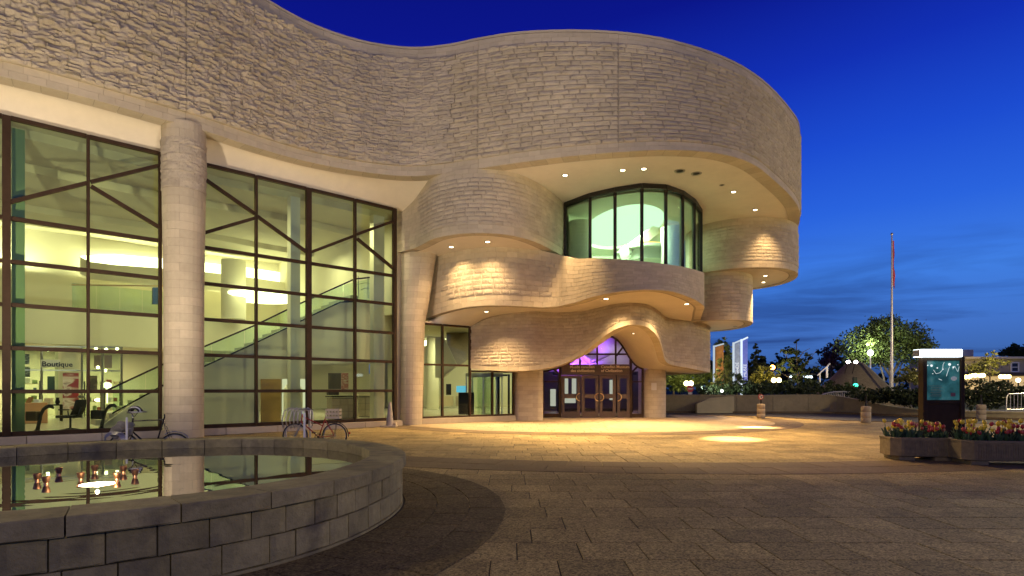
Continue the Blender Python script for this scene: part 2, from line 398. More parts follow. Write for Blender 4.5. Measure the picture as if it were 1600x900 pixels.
# ================================================================== MUSEUM BUILDING
ROOT = empty('museum_building', (3, 33, 0), 'curving limestone museum with stacked rounded bays and a tall lit glass front', 'museum')
def Yb(v, z): return (z-EYE)*F/(HV-v)
def PX(u, Y): return (u-CX)/F*Y
Z1, Z2, Z3 = 10.2, 7.7, 5.2
upx = [(0,118),(128,150),(256,186),(320,204),(400,230),(480,252),(560,267),(640,275),(700,270),(748,263),(806,254.5),(889,244),(971,237),(1033,234),(1095,236),(1144,244),(1178,257),(1207,279),(1236,307),(1248,325)]
vt = ([0,410,480,560,620,680,740,800,880,960,1050,1130,1190,1230,1248],[None,0,37,65,77,77,64,54,50,52,65,90,125,165,195])
upts = [(-24,9.2,Z1,15.6),(-20,11.8,Z1,15.6),(-16.8,13.95,Z1,15.6)]
for u, v in upx:
    Y = Yb(v, Z1); z_ = 15.6 if u < 410 else EYE+(HV-np.interp(u, vt[0][1:], vt[1][1:]))/F*Y
    upts.append((PX(u, Y), Y, Z1, z_))
upts += [(14.25,28.5,Z1,14.0),(14.95,30.0,Z1,13.95),(15.55,31.6,Z1,13.9),(15.85,33.2,Z1,13.9),(15.6,35,Z1,13.9),(14.6,37.2,Z1,13.9),(12,40,Z1,13.9),(7,42,Z1,13.9)]
cvU = Curve(upts, smooth=25)
jU = [cvU.s_of_u(u) for u in (290, 747, 966, 1190)]
def ampU(s, f):
    x = np.interp(s, [0, cvU.s_of_u(0), cvU.s_of_u(400), cvU.s_of_u(640), cvU.s_of_u(900), cvU.L], [.10, .105, .095, .066, .042, .030]); return x
upper = stone_wall(ROOT, cvU, .17, ampU, 'upper_wall', (.35, .8), 2, 2, joints=jU, res=.04, gap=.007, ledge=.6)
# roof edge course and roof deck
mb = MB(); a = cvU.line(.02, 't', 160); b = cvU.line(-.5, 't', 160); up = Vector((0,0,.09))
mb.loft([a, [p+up for p in a], [p+up for p in b], b]); mb.build('parapet_coping', M['stone_smooth'], ROOT)
mb = MB(); mb.poly([Vector((p.x, p.y, 13.2)) for p in cvU.line(-.2, 't', 80)]+[Vector((-10, 50, 13.2)), Vector((-40, 50, 13.2))]); mb.build('roof', M['mortar'], ROOT)

def edge_slabs(cv, width, z, s0, s1, name='soffit_stone', root=None, step=.62):
    n = max(1, int((s1-s0)/step)); e = np.linspace(s0, s1, n+1)
    for i in range(n):
        mb = MB(); a_, b_ = e[i]+.006, e[i+1]-.006; xs = np.linspace(a_, b_, 4); X, Y, zb, zt, nx, ny = cv.at(xs)
        lo = [Vector((X[k]-nx[k]*.002, Y[k]-ny[k]*.002, z)) for k in range(4)]; li = [Vector((X[k]-nx[k]*width, Y[k]-ny[k]*width, z)) for k in range(4)]
        t = Vector((0, 0, .05)); mb.loft([[p+t for p in lo], lo, li, [p+t for p in li]]); mb.build(name, M['stone_smooth'], root)
soff = MB()
SW = .55
sA = cvU.s_of_u(735)
edge_slabs(cvU, SW, Z1-.012, cvU.s_of_u(-30), cvU.L-4, root=upper)

# glass wall line
G0 = Vector((-14.7, 16.5, 0)); GD = Vector((9.7, 8.8, 0)); GL = GD.length; GD.normalize(); GN = Vector((-GD.y, GD.x, 0))   # GN points into the building
def gt(u, dep=0.0):
    r = (u-CX)/F; b0 = G0+GN*dep; Y = (b0.dot(GN))/(r*GN.x+GN.y); return (Vector((r*Y, Y, 0))-b0).dot(GD)
def gp(s, z, off=0.0): p = G0+GD*s+GN*off; return Vector((p.x, p.y, z))
def IP(u, v, dep):
    r = (u-CX)/F; Y = ((G0+GN*dep).dot(GN))/(r*GN.x+GN.y); return P(u, v, Y)
ZG = 9.47
# white soffit between the stone fascia and the glass head
n = 60; s0 = cvU.s_of_u(-30); s1 = cvU.s_of_u(690)
mb = MB(); fr = cvU.line(-SW+.02, 'b', n, z=Z1+.004, a=s0, b=s1); bk = [gp(gt(-30)+(GL+.9-gt(-30))*i/(n-1), ZG, .12) for i in range(n)]
rows = []
for k in range(7):
    w = k/6; rows.append([fr[i].lerp(bk[i], w)+Vector((0,0,.22*math.sin(PI*w)*(1 if i < n-12 else max(0, (n-1-i)/12)))) for i in range(n)])
mb.loft(rows); mb.build('glass_front_soffit', M['plaster'], ROOT, smooth=True)
# flat plaster soffit under the prow
mb = MB(); pl = cvU.line(-SW+.02, 'b', 90, z=Z1+.002, a=cvU.s_of_u(690), b=cvU.L); mb.poly(pl+[Vector((-6, 40, Z1+.002)), Vector((-6, 27, Z1+.002))]); mb.build('prow_soffit', M['plaster'], ROOT)

# upper left bay
cvA = Curve([(-5.15,25.75,Z2,Z1),(-4.75,25.45,Z2,Z1),(-4.3,25.0,Z2,Z1),(-3.75,24.2,Z2,Z1),(-3.05,23.2,Z2,Z1),(-1.92,22.55,Z2,Z1),(-.87,22.5,Z2,Z1),(.15,22.95,Z2,Z1),(1.0,23.9,Z2,Z1),(1.8,25.3,Z2,Z1),(2.22,26.2,Z2,Z1),(2.45,26.95,Z2,Z1),(2.62,28.2,Z2,Z1)])
rA = lambda s, f: cvA.s_of_u(655) < s < cvA.s_of_u(880) and .16 < f < .86
bayA = stone_wall(ROOT, cvA, .165, lambda s, f: .028, 'bay_wall', (.32, .58), 1, 2, res=.05, gap=.008, rough_range=rA)
edge_slabs(cvA, .4, Z2-.012, cvA.s_of_u(645), cvA.L-.3, root=bayA, step=.55)
mb = MB(); mb.poly(cvA.line(-.36, 'b', 50, z=Z2+.002)+[Vector((2.4, 29, Z2+.002)), Vector((-5.2, 29, Z2+.002))]); mb.build('bay_soffit', M['plaster'], ROOT)

# middle bays: left lobe and balcony lobe in one S-shaped wall
bc = [(662,27.3,7.75),(687,26.3,7.75),(724,25.3,7.75),(765,24.75,7.75),(806,24.9,7.75),(847,25.35,7.7),(872,25.05,7.45),(884,24.5,7.24),(897,24,7.05),(930,22.3,6.67),(971,21.2,6.38),(1012,20.8,6.2),(1045,21.1,6.17),(1074,22.3,6.3),(1091,23.65,6.46),(1100,25.1,6.65)]
cvB = Curve([(PX(u, Y), Y, {662: 4.9, 687: 5.05, 724: 5.17}.get(u, Z3), z) for u, Y, z in bc]+[(9.0,27.2,Z3,6.75),(9.5,28.9,Z3,7.0),(9.9,30.3,Z3,7.6)])
sC = cvB.s_of_u(878)
rB = lambda s, f: cvB.s_of_u(695) < s < cvB.s_of_u(860) and .2 < f < .8
bayB = stone_wall(ROOT, cvB, .165, lambda s, f: .022, 'bay_wall', (.32, .58), 1, 1, joints=[sC], res=.05, gap=.008, ledge=.25, rough_range=rB)
edge_slabs(cvB, .35, Z3-.012, cvB.s_of_u(740), cvB.L-.8, root=bayB, step=.55)
# balcony ledge behind the parapet
mb = MB(); a = cvB.line(-.02, 't', 40, a=cvB.s_of_u(885)); win = [Vector(p) for p in ((2.45,26.6,6.3),(3.43,25.3,6.3),(4.4,24.6,6.3),(5.43,24.1,6.3),(6.47,24.25,6.3),(7.4,25,6.3),(8.25,26.1,6.3),(9.1,27.6,6.3),(9.6,29,6.3))]
ww = [Vector((float(np.interp(i/39, np.linspace(0,1,9), [w.x for w in win])), float(np.interp(i/39, np.linspace(0,1,9), [w.y for w in win])), 6.3)) for i in range(40)]
mb.loft([[p-Vector((0,0,.05)) for p in a], [Vector((p.x, p.y, 6.05)).lerp(q, .1) for p, q in zip(a, ww)], [Vector((q.x, q.y+.2, 6.0)) for q in ww]]); mb.build('balcony_ledge', M['stone_smooth'], ROOT)

# lower bay with the entrance arch, and the lobe beside it
dpx = [(735,575.5,27.8,4.65),(753,578,27.5,4.9),(775,579,27.2,5.08),(800,579.5,26.9,5.22),(830,578.5,26.7,5.25),(850,576,26.9,5.25),(870,571.5,27.1,5.25),(890,564.5,27.0,5.25),(910,552.5,26.6,5.25),(930,537,25.8,5.25),(948,523,24.9,5.25),(966,512.5,24.25,5.25),(986,507.5,24.0,5.25),(1006,509.5,24.3,5.25),(1020,518,25.3,5.25),(1030,533,26.8,5.25),(1035,549,28.0,5.25),(1039,563,28.8,5.25),(1047,569.5,29.4,5.25),(1060,572.5,29.9,5.25),(1075,575,30.4,5.25),(1095,579,31.3,5.25),(1105,581,32.3,5.25),(1109,582,33.7,5.25)]
cvD = Curve([(PX(u, Y), Y, zat(v, Y), zt_) for u, v, Y, zt_ in dpx]+[(11.7,35.6,2.55,5.25),(11.2,37.5,2.55,5.25)], smooth=4)
def clipped_wall(root, cv, zlo, zhi, ch, name):
    """courses at level beds, cut off along the arch"""
    mb = MB(); mb.loft([cv.line(-.035, 'b', 110), cv.line(-.035, 't', 110), cv.line(-.4, 't', 110)]); part = mb.build(name, M['mortar'], root)
    nc = round((zhi-zlo)/ch)
    for c in range(nc):
        z0, z1 = zlo+(zhi-zlo)*c/nc+.005, zlo+(zhi-zlo)*(c+1)/nc-.005; s = -random.random()*.4
        while s < cv.L:
            a = max(s, 0); s += random.uniform(.3, .6); b = min(s, cv.L)
            if b-a < .08: continue
            nu = max(2, int((b-a)/.07)); nv = 3
            SS, ZZ = np.meshgrid(np.linspace(a+.005, b-.005, nu+1), np.linspace(z0, z1, nv+1)); SS = SS.ravel(); ZZ = ZZ.ravel()
            X, Y, zb, zt, nx, ny = cv.at(SS); lowlim = zb+.22; highlim = zt-.03
            Z = np.minimum(np.maximum(ZZ, lowlim), np.maximum(highlim, lowlim))
            if (ZZ < lowlim).all() or (ZZ > highlim).all(): continue
            tu = (SS-a)/(b-a); tv = (ZZ-z0)/(z1-z0); ed = np.minimum(np.minimum(tu*(b-a), (1-tu)*(b-a)), np.minimum(tv, 1-tv)*ch)
            q1 = vnoise(np.stack([SS*2.2, Z*6, Z*0+c], 1), 5); q2 = vnoise(np.stack([SS*8, Z*14, Z*0], 1), 6)
            off = .024*(random.uniform(0, .6)+.8*q1+.5*q2)*np.clip(ed/.04, .3, 1)
            V = np.stack([X+nx*off, Y+ny*off, Z], 1); k = nu+1
            fs = [(j*k+i, j*k+i+1, (j+1)*k+i+1, (j+1)*k+i) for j in range(nv) for i in range(nu)]
            ring = list(range(k))+[j*k+nu for j in range(1, nv+1)]+[nv*k+i for i in range(nu-1, -1, -1)]+[j*k for j in range(nv-1, 0, -1)]
            bk = V[ring].copy(); bk[:, 0] = X[ring]-nx[ring]*.03; bk[:, 1] = Y[ring]-ny[ring]*.03; o = len(V); m_ = len(ring); fs += [(ring[(i+1) % m_], ring[i], o+i, o+(i+1) % m_) for i in range(m_)]
            # drop faces the arch has cut away
            V = np.vstack([V, bk]); good = []
            for f in fs:
                q = V[list(f)]
                if np.linalg.norm(np.cross(q[2]-q[0], q[3]-q[1])) > 2e-5: good.append(f)
            cx_, cy_ = V[:o, 0].mean(), V[:o, 1].mean()
            BLOCKS.append((part, V, good, 'stone', (b-a)*ch*(F/cy_)**2*.8))
    # dressed band that follows the arch
    n = max(4, int(cv.L/.5)); e = np.linspace(0, cv.L, n+1)
    for i in range(n):
        xs = np.linspace(e[i]+.005, e[i+1]-.005, 5); X, Y, zb, zt, nx, ny = cv.at(xs)
        pt = lambda k, o_, z_: Vector((X[k]+nx[k]*o_, Y[k]+ny[k]*o_, z_))
        m2 = MB(); m2.loft([[pt(k, -.03, zb[k]+.21) for k in range(5)], [pt(k, .012, zb[k]+.21) for k in range(5)], [pt(k, .012, zb[k]) for k in range(5)], [pt(k, -.32, zb[k]-.01) for k in range(5)], [pt(k, -.32, zb[k]+.05) for k in range(5)]])
        m2.build('arch_stone', M['stone_smooth'], part)
    return part
bayD = clipped_wall(ROOT, cvD, 2.4, 5.25, .16, 'bay_wall')
# ceiling of the arch: from the front edge back to the door line
YD = 32.25
back = [(-.2,29.2,2.46),(.0,29.2,2.46),(.3,29.3,2.47),(.9,29.9,2.5),(1.5,YD,2.6),(2.2,YD,2.72),(2.7,YD,2.85),(3.05,YD,3.0),(3.9,YD,3.55),(4.5,YD,4.1),(4.95,YD,4.45),(5.35,YD,4.62),(5.75,YD,4.52),(6.1,YD,4.2),(6.4,YD,3.75),(6.65,YD,3.32),(6.95,YD,2.98),(7.33,YD,2.78),(7.8,YD,2.7),(8.3,YD+.3,2.66),(8.9,YD+.8,2.6),(9.6,YD+1.6,2.58),(10.3,YD+2.4,2.56),(11,YD+3.4,2.55)]
fa = [Vector((PX(u, Y), Y, zat(v, Y))) for u, v, Y, _ in dpx]; ba = [Vector(p) for p in back]
def dens(pts, n):
    q = crspline([(p.x, p.y, p.z) for p in pts], .1); i = np.linspace(0, len(pts)-1, n)
    out = []
    arr = np.array([(p.x, p.y, p.z) for p in pts])
    for x in i:
        k = min(int(x), len(pts)-2); t = x-k; p0 = arr[max(k-1, 0)]; p1 = arr[k]; p2 = arr[k+1]; p3 = arr[min(k+2, len(pts)-1)]
        out.append(Vector(.5*((2*p1)+(-p0+p2)*t+(2*p0-5*p1+4*p2-p3)*t*t+(-p0+3*p1-3*p2+p3)*t**3)))
    return out
fd, bd = dens(fa, 120), dens(ba, 120); rows = []
for k in range(9):
    w = k/8; rows.append([(f+Vector((0,.25,.02))).lerp(b, w) for f, b in zip(fd, bd)])
mb = MB(); mb.loft(rows); mb.build('arch_ceiling', M['plaster'], ROOT, smooth=True)
# soffit of the middle bays, sloping to the lower wall and the entrance glazing
inner = [P(655,505.5,26.4), P(690,508,27.0), P(735,510,27.85), P(753,500.5,27.6), P(775,493.5,27.3)]+[Vector((PX(u, Y), Y+.15, Z3)) for u, v, Y, z in dpx if u >= 830 and u != 870 and u != 948][:10]
outer = [Vector((PX(u, Y), Y, Z3+.002)) for u, Y in ((662,27.3),(687,26.3),(724,25.3),(765,24.75),(806,24.9),(847,25.35),(872,25.05),(897,24),(930,22.3),(971,21.2),(1012,20.8),(1045,21.1),(1074,22.3),(1091,23.65),(1100,25.1))]
od, idn = dens(outer, 90), dens(inner, 90)
# pull the outer line in under the edge stones
mb = MB(); oo = []
for p in od:
    k = np.argmin((cvB.q[:, 0]-p.x)**2+(cvB.q[:, 1]-p.y)**2); oo.append(Vector((cvB.q[k, 0]-cvB.n[k, 0]*.3, cvB.q[k, 1]-cvB.n[k, 1]*.3, cvB.q[k, 2]+.002)))
mb.loft([[a.lerp(b, w) for a, b in zip(oo, idn)] for w in (0, .25, .5, .75, 1)]); mb.build('bay_soffit', M['plaster'], ROOT, smooth=True)

mb = MB(); cl = cvB.line(-.3, 'b', 40, z=Z3+.012, a=cvB.s_of_u(1000), b=cvB.L-.3); mb.poly(cl+[Vector((12,31,Z3+.012)), Vector((12,37,Z3+.012)), Vector((6,37,Z3+.012)), Vector((3.6,26,Z3+.012))]); mb.build('bay_soffit', M['plaster'], ROOT)
# right bay and the drum beneath it
cvF = Curve([(9.7,31.5,Z2,Z1),(9.85,30.4,Z2,Z1),(10.6,29.45,Z2,Z1),(11.4,29.0,Z2,Z1),(12.5,28.8,Z2,Z1),(13.6,29.0,Z2,Z1),(14.6,29.75,Z2,Z1),(15.2,30.6,Z2,Z1),(15.7,32,Z2,Z1),(15.75,33.3,Z2,Z1),(15.3,34.6,Z2,Z1),(14.4,35.6,Z2,Z1),(13,36.3,Z2,Z1),(11,36.6,Z2,Z1)])
rF = lambda s, f: 1.2 < s < cvF.L and .14 < f < .86
bayF = stone_wall(ROOT, cvF, .165, lambda s, f: .022, 'bay_wall', (.32, .6), 1, 1, res=.06, gap=.008, ledge=.25, rough_range=rF)
edge_slabs(cvF, .4, Z2-.012, .5, cvF.L, root=bayF, step=.6)
mb = MB(); mb.poly(cvF.line(-.37, 'b', 60, z=Z2+.002)); mb.build('bay_soffit', M['plaster'], ROOT)
cvG = Curve([(9.75,31.6,Z3,Z2),(9.95,30.6,Z3,Z2),(10.6,29.95,Z3,Z2),(11.4,29.8,Z3,Z2),(12.2,30.1,Z3,Z2),(12.85,30.85,Z3,Z2),(13.35,32.1,Z3,Z2),(13.55,33.5,Z3,Z2),(13.3,35,Z3,Z2),(12.4,36.1,Z3,Z2),(11,36.5,Z3,Z2)])
def rG(s, f):
    return ((s-2.2)/1.35)**2+((f-.5)/.4)**2 < 1
bayG = stone_wall(ROOT, cvG, .19, lambda s, f: .02, 'bay_wall', (.4, .65), 1, 1, res=.075, rough_range=rG)
edge_slabs(cvG, .38, Z3-.012, .5, cvG.L, root=bayG, step=.6)
mb = MB(); mb.poly(cvG.line(-.35, 'b', 60, z=Z3+.002)+[Vector((8,36.5,Z3+.002)), Vector((8,28,Z3+.002)), Vector((9.1,28.6,Z3+.002))]); mb.build('bay_soffit', M['plaster'], ROOT)

# piers -------------------------------------------------------------
def coursed_round(name, rings, nang, ch, matk='stone_smooth', ang0=0, rough_z=None, gap=.008):
    """rings(z) -> (cx, cy, rx, ry, power); each course is a ring of curved blocks"""
    z0, z1 = rings['z']; fn = rings['f']; nc = round((z1-z0)/ch)
    mb = MB(); rows = []
    for i in range(nc+1):
        z = z0+(z1-z0)*i/nc; cx_, cy_, rx, ry = fn(z); rows.append([Vector((cx_+(rx-.012)*math.cos(2*PI*k/48), cy_+(ry-.012)*math.sin(2*PI*k/48), z)) for k in range(49)])
    mb.loft(rows); part = mb.build(name, M['mortar'], ROOT, smooth=True)
    for c in range(nc):
        za, zb = z0+(z1-z0)*c/nc+gap/2, z0+(z1-z0)*(c+1)/nc-gap/2; off = (c % 2)*.5
        for k in range(nang):
            t0, t1 = 2*PI*(k+off)/nang+ang0, 2*PI*(k+1+off)/nang+ang0; sub = 6; rough = rough_z and rough_z[0] < (za+zb)/2 < rough_z[1]
            cx_, cy_, rx, ry = fn((za+zb)/2); g = gap/2/max(rx, ry)
            tt = np.linspace(t0+g, t1-g, sub*(2 if rough else 1)+1); zz = np.linspace(za, zb, (5 if rough else 1)+1); V = []
            for z in zz:
                cx_, cy_, rx, ry = fn(z)
                for t in tt: V.append((cx_+rx*math.cos(t), cy_+ry*math.sin(t), z))
            V = np.array(V); ctr = np.array([cx_, cy_])
            if rough:
                d = vnoise(np.stack([V[:, 0]*6, V[:, 1]*6, V[:, 2]*15], 1), 9)*.045+vnoise(V*18, 4)*.022-.02; q = V[:, :2]-ctr; q /= np.linalg.norm(q, axis=1)[:, None]; V[:, :2] += q*d[:, None]
            kk = len(tt); nv = len(zz)-1; fs = [(j*kk+i, j*kk+i+1, (j+1)*kk+i+1, (j+1)*kk+i) for j in range(nv) for i in range(kk-1)]
            ring = list(range(kk))+[j*kk+kk-1 for j in range(1, nv+1)]+[nv*kk+i for i in range(kk-2, -1, -1)]+[j*kk for j in range(nv-1, 0, -1)]
            bk = V[ring].copy(); q = bk[:, :2]-ctr; bk[:, :2] -= q/np.linalg.norm(q, axis=1)[:, None]*.02; o = len(V); m_ = len(ring)
            fs += [(ring[(i+1) % m_], ring[i], o+i, o+(i+1) % m_) for i in range(m_)]
            tm = (t0+t1)/2; px, py = cx_+rx*math.cos(tm), cy_+ry*math.sin(tm); face = max(0, -(math.cos(tm)*px+math.sin(tm)*py)/math.hypot(px, py)); u_ = CX+F*px/py
            BLOCKS.append((part, np.vstack([V, bk]), fs, 'stone' if rough else matk, (t1-t0)*rx*ch*face*(F/py)**2))
    return part
colf = lambda z: (-10.93+.02*z*0, 19.2, float(np.interp(z, [0, 5, 8, 10.3], [.585, .60, .645, .665])), float(np.interp(z, [0, 5, 8, 10.3], [.585, .60, .645, .665])))
coursed_round('column', {'z': (0, 10.3), 'f': colf}, 5, .27, rough_z=(8.15, 9.75))
XL = -5.12
def pierf(z):
    xr = float(np.interp(z, [0, 4.6, 5.1, 5.75, 6.95, 7.7], [-4.08, -3.96, -3.85, -3.73, -3.55, -3.42])); cx_ = (XL+xr)/2; return (cx_, 26.15, (xr-XL)/2, .58)
coursed_round('entrance_pier', {'z': (0, 7.75), 'f': pierf}, 5, .26)
# wall strip between pier and glass
mb = MB(); mb.slab([Vector((-5.4,25.9,0)), Vector((-5.12,25.75,0)), Vector((-4.6,26.0,0)), Vector((-4.6,26.8,0)), Vector((-5.4,26.8,0))], (0,0,9.6)); mb.build('corner_wall', M['stone_smooth'], ROOT)
def pillar_rect(name, x0, x1, y0, y1, z1, rad, ch=.22):
    """rounded pier of coursed blocks"""
    cvp = []
    cx_, cy_ = (x0+x1)/2, (y0+y1)/2
    def pts(off):
        o = []
        for qx, qy, a0 in ((x0+rad, y1-rad, 180), (x0+rad, y0+rad, 180), (x1-rad, y0+rad, 270), (x1-rad, y1-rad, 0)):
            if (qx, qy) == (x0+rad, y1-rad): rng = (90, 180)
            elif qy == y0+rad and qx == x0+rad: rng = (180, 270)
            elif qy == y0+rad: rng = (270, 360)
            else: rng = (0, 90)
            for k in range(6):
                t = math.radians(rng[0]+(rng[1]-rng[0])*k/5); o.append((qx+(rad+off)*math.cos(t), qy+(rad+off)*math.sin(t)))
        return o
    ring = pts(0); ring = [ring[0]]+ring[1:]
    mb = MB(); q = pts(-.02); mb.slab([Vector((x, y, 0)) for x, y in q], (0,0,z1)); part = mb.build(name, M['mortar'], ROOT)
    c_ = np.array(ring+[ring[0]]); sl = np.concatenate([[0], np.cumsum(np.linalg.norm(np.diff(c_, axis=0), axis=1))]); Lr = sl[-1]; nc = round(z1/ch)
    for c in range(nc):
        za, zb = z1*c/nc+.004, z1*(c+1)/nc-.004; s = (c % 2)*.25
        nb = round(Lr/.5)
        for k in range(nb):
            a, b = s+Lr*k/nb+.004, s+Lr*(k+1)/nb-.004; xs = np.linspace(a, b, 6); xw = xs % Lr
            X = np.interp(xw, sl, c_[:, 0]); Y = np.interp(xw, sl, c_[:, 1]); V = [(X[i], Y[i], za) for i in range(6)]+[(X[i], Y[i], zb) for i in range(6)]
            ins = [(X[i]+(cx_-X[i])*.02, Y[i]+(cy_-Y[i])*.02) for i in range(6)]; V += [(p[0], p[1], za) for p in ins]+[(p[0], p[1], zb) for p in ins]
            fs = [(i, i+1, i+7, i+6) for i in range(5)]+[(i+1, i, 12+i, 13+i) for i in range(5)]+[(6+i, 7+i, 19+i, 18+i) for i in range(5)]+[(0, 6, 18, 12), (5, 17, 23, 11)]
            m_ = (a+b)/2 % Lr; px, py = np.interp(m_, sl, c_[:, 0]), np.interp(m_, sl, c_[:, 1])
            BLOCKS.append((part, np.array(V), fs, 'stone_smooth', (b-a)*ch*(F/py)**2 if py < cy_ else 0))
    return part
pillar_rect('entrance_pillar', .10, 1.60, 29.3, 31.0, 2.62, .3)
pillar_rect('entrance_pillar', 7.38, 8.72, 32.1, 34.2, 2.72, .6)
flush_blocks()
mb = MB(); mb.bbox((PX(1022,32.05), 32.085, zat(604,32.05)), (.30,.02,.40), .005); mb.build('pillar_plaque', mat('plaque_pale', (.55,.50,.42), .5), ROOT)

# ------------------------------------------------------------------ tall glass front
mb = MB()
for i in range(14):
    a, b = -12+i*1.8+.006, -12+(i+1)*1.8-.006
    if a > GL+.2: break
    b = min(b, GL+.2); mb.bbox(gp((a+b)/2, .11, -.05), (b-a, .34, .24), .012, Matrix.Rotation(math.atan2(GD.y, GD.x), 3, 'Z'))
CW = mb.build('curtain_wall', M['stone_smooth'], ROOT)      # stone plinth that carries the frames
Rz = Matrix.Rotation(math.atan2(GD.y, GD.x), 3, 'Z')
tm = {-.29: .07, -.14: .07, .0125: .19, .158: .075, .306: .09, .392: .09, .541: .075, .692: .19, .842: .075, .985: .14}
ts = [-.6, -.44]+sorted(tm)
for t in ts:
    w = tm.get(t, .07); mb = MB(); mb.bbox(gp(t*GL, (.24+ZG)/2, -.02), (w, .2, ZG-.24), .008, Rz); mb.build('mullion', M['wood'], CW)
zr = [.30, 1.53, 2.79, 4.04, 5.29, 6.54, ZG-.03]
bays = list(zip(ts[:-1], ts[1:]))
for z in zr:
    for a, b in bays:
        if abs(a-.306) < 1e-6: continue
        wa, wb = tm.get(a, .07)/2+.002, tm.get(b, .07)/2+.002
        mb = MB(); mb.bbox(gp((a*GL+wa+b*GL-wb)/2, z, 0), (b*GL-a*GL-wa-wb, .15, .115 if z > .4 else .13), .006, Rz); mb.build('transom', M['wood'], CW)
for (u0, v0, u1, v1) in ((14,316,136,286),(142,284.5,252,258),(142,291,252,357),(320,280,398,334),(402,338,478,393),(319,364,398,341),(486,394,552,369),(558,366,614,346),(558,373,614,419)):
    mb = MB(); mb.beam(IP(u0, v0, -.02), IP(u1, v1, -.02), .12, .11); mb.build('brace', M['wood'], CW)
for a, b in bays:
    if abs(a-.306) < 1e-6: continue
    for z0, z1 in zip(zr[:-1], zr[1:]):
        mb = MB(); mb.slab([gp(a*GL+.03, z0+.05, .02), gp(b*GL-.03, z0+.05, .02), gp(b*GL-.03, z1-.05, .02), gp(a*GL+.03, z1-.05, .02)], GN*.012); mb.build('pane', M['glass'], CW)

# ------------------------------------------------------------------ lobby behind the glass
D = 15.0
mb = MB(); mb.slab([gp(-12,.2,.2), gp(GL+.1,.2,.2), Vector((-4.6,27,.2)), Vector((1,30,.2)), Vector((1.0,33.2,.2)), Vector((8.25,33.2,.2)), Vector((7.7,48,.2)), gp(-12,.2,D+14)], (0,0,-.15)); mb.build('lobby_floor', M['int_floor'], ROOT)
mb = MB()                                   # stepped, waving ceiling
prof = [(.1,9.45),(.8,9.45),(.9,9.2),(2.4,9.2),(2.5,9.42),(4.0,9.42),(4.1,9.15),(6.6,9.15),(6.7,9.38),(9.4,9.38),(9.5,9.12),(12.2,9.12),(12.3,9.5),(D,9.5)]
rows = [[gp(-12+(GL+14)*i/30, z+.05*math.sin(i*.55+d*.3), d) for i in range(31)] for d, z in prof]; mb.loft(rows); mb.build('lobby_ceiling', M['int_ceil'], ROOT, smooth=40)
mb = MB(); mb.slab([gp(-12,3.7,12), gp(GL+6,3.7,12), gp(GL+6,3.7,D), gp(-12,3.7,D)], (0,0,1.75)); mb.build('mezzanine', M['int_wall'], ROOT)
mb = MB(); mb.slab([gp(-12,5.2,D), gp(GL+8,5.2,D), gp(GL+8,9.7,D), gp(-12,9.7,D)], GN*.2); mb.build('lobby_wall', M['int_wall'], ROOT)
mb = MB(); mb.slab([gp(-12,.2,D+2.5), gp(GL+16,.2,D+2.5), gp(GL+16,4,D+2.5), gp(-12,4,D+2.5)], GN*.2); mb.build('lobby_wall', M['int_wall'], ROOT)
mb = MB(); mb.slab([gp(GL+.25,5.0,.5), gp(GL+.25,9.7,.5), gp(GL+.25,9.7,D+2), gp(GL+.25,5.0,D+2)], GD*.2); mb.build('lobby_wall', M['int_wall'], ROOT)
mb = MB(); mb.slab([gp(-11.5,.2,.3), gp(-11.5,9.4,.3), gp(-11.5,9.4,D), gp(-11.5,.2,D)], GD*-.2); mb.build('lobby_wall', M['int_wall'], ROOT)
# glowing cove along the upper gallery, with a rounded left end
cov = [(125,383,402),(140,382,410),(180,386,415),(250,393,420),(330,402,427),(400,410,436),(470,421,446),(540,434,455),(600,447,462)]
mb = MB(); mb.loft([[IP(u, b-(b-a)*min(.62, .1+(u-125)*.02), D-.4) for u, a, b in cov], [IP(u, b, D-.4) for u, a, b in cov]]); mb.build('cove_light', M['cove'], ROOT)
mb = MB(); mb.loft([[IP(u, b-1, D-1.2) for u, a, b in cov], [IP(u, b+26, D-1.2) for u, a, b in cov]]); mb.build('cove_fascia', M['int_wall'], ROOT)
mb = MB(); c0 = IP(410, 465, 11.2); mb.lathe([(1.7,-.12),(1.9,0),(1.9,.12),(0.01,.14)], c0, 28); mb.build('oval_ceiling_light', M['cove'], ROOT)
mb = MB(); b0 = IP(365, 480, 11.4); mb.lathe([(.62,0),(.62,3.2)], (b0.x, b0.y, 5.4), 24); mb.build('gallery_column', M['int_wall'], ROOT, smooth=40)
mb = MB(); b0 = IP(108, 660, 13.2); mb.lathe([(.55,0),(.55,3.5)], (b0.x, b0.y, .2), 24); mb.build('lobby_column', M['int_wall'], ROOT, smooth=40)
# gallery balustrade
a, b = IP(112, 480, 11.9), IP(255, 490, 11.9); L_ = 4
gb = None
mb = MB(); mb.beam(IP(112,445,11.9), IP(256,447,11.9), .08, .06); GBAL = mb.build('gallery_handrail', M['brass'], ROOT)
for k in range(4):
    s0_, s1_ = gt(112, 11.9)+(gt(256, 11.9)-gt(112, 11.9))*k/4+.01, gt(112, 11.9)+(gt(256, 11.9)-gt(112, 11.9))*(k+1)/4-.01
    mb = MB(); mb.slab([gp(s0_,5.46,11.9), gp(s1_,5.46,11.9), gp(s1_,6.6,11.9), gp(s0_,6.6,11.9)], GN*.015); mb.build('balustrade_pane', M['glass_bal'], GBAL)
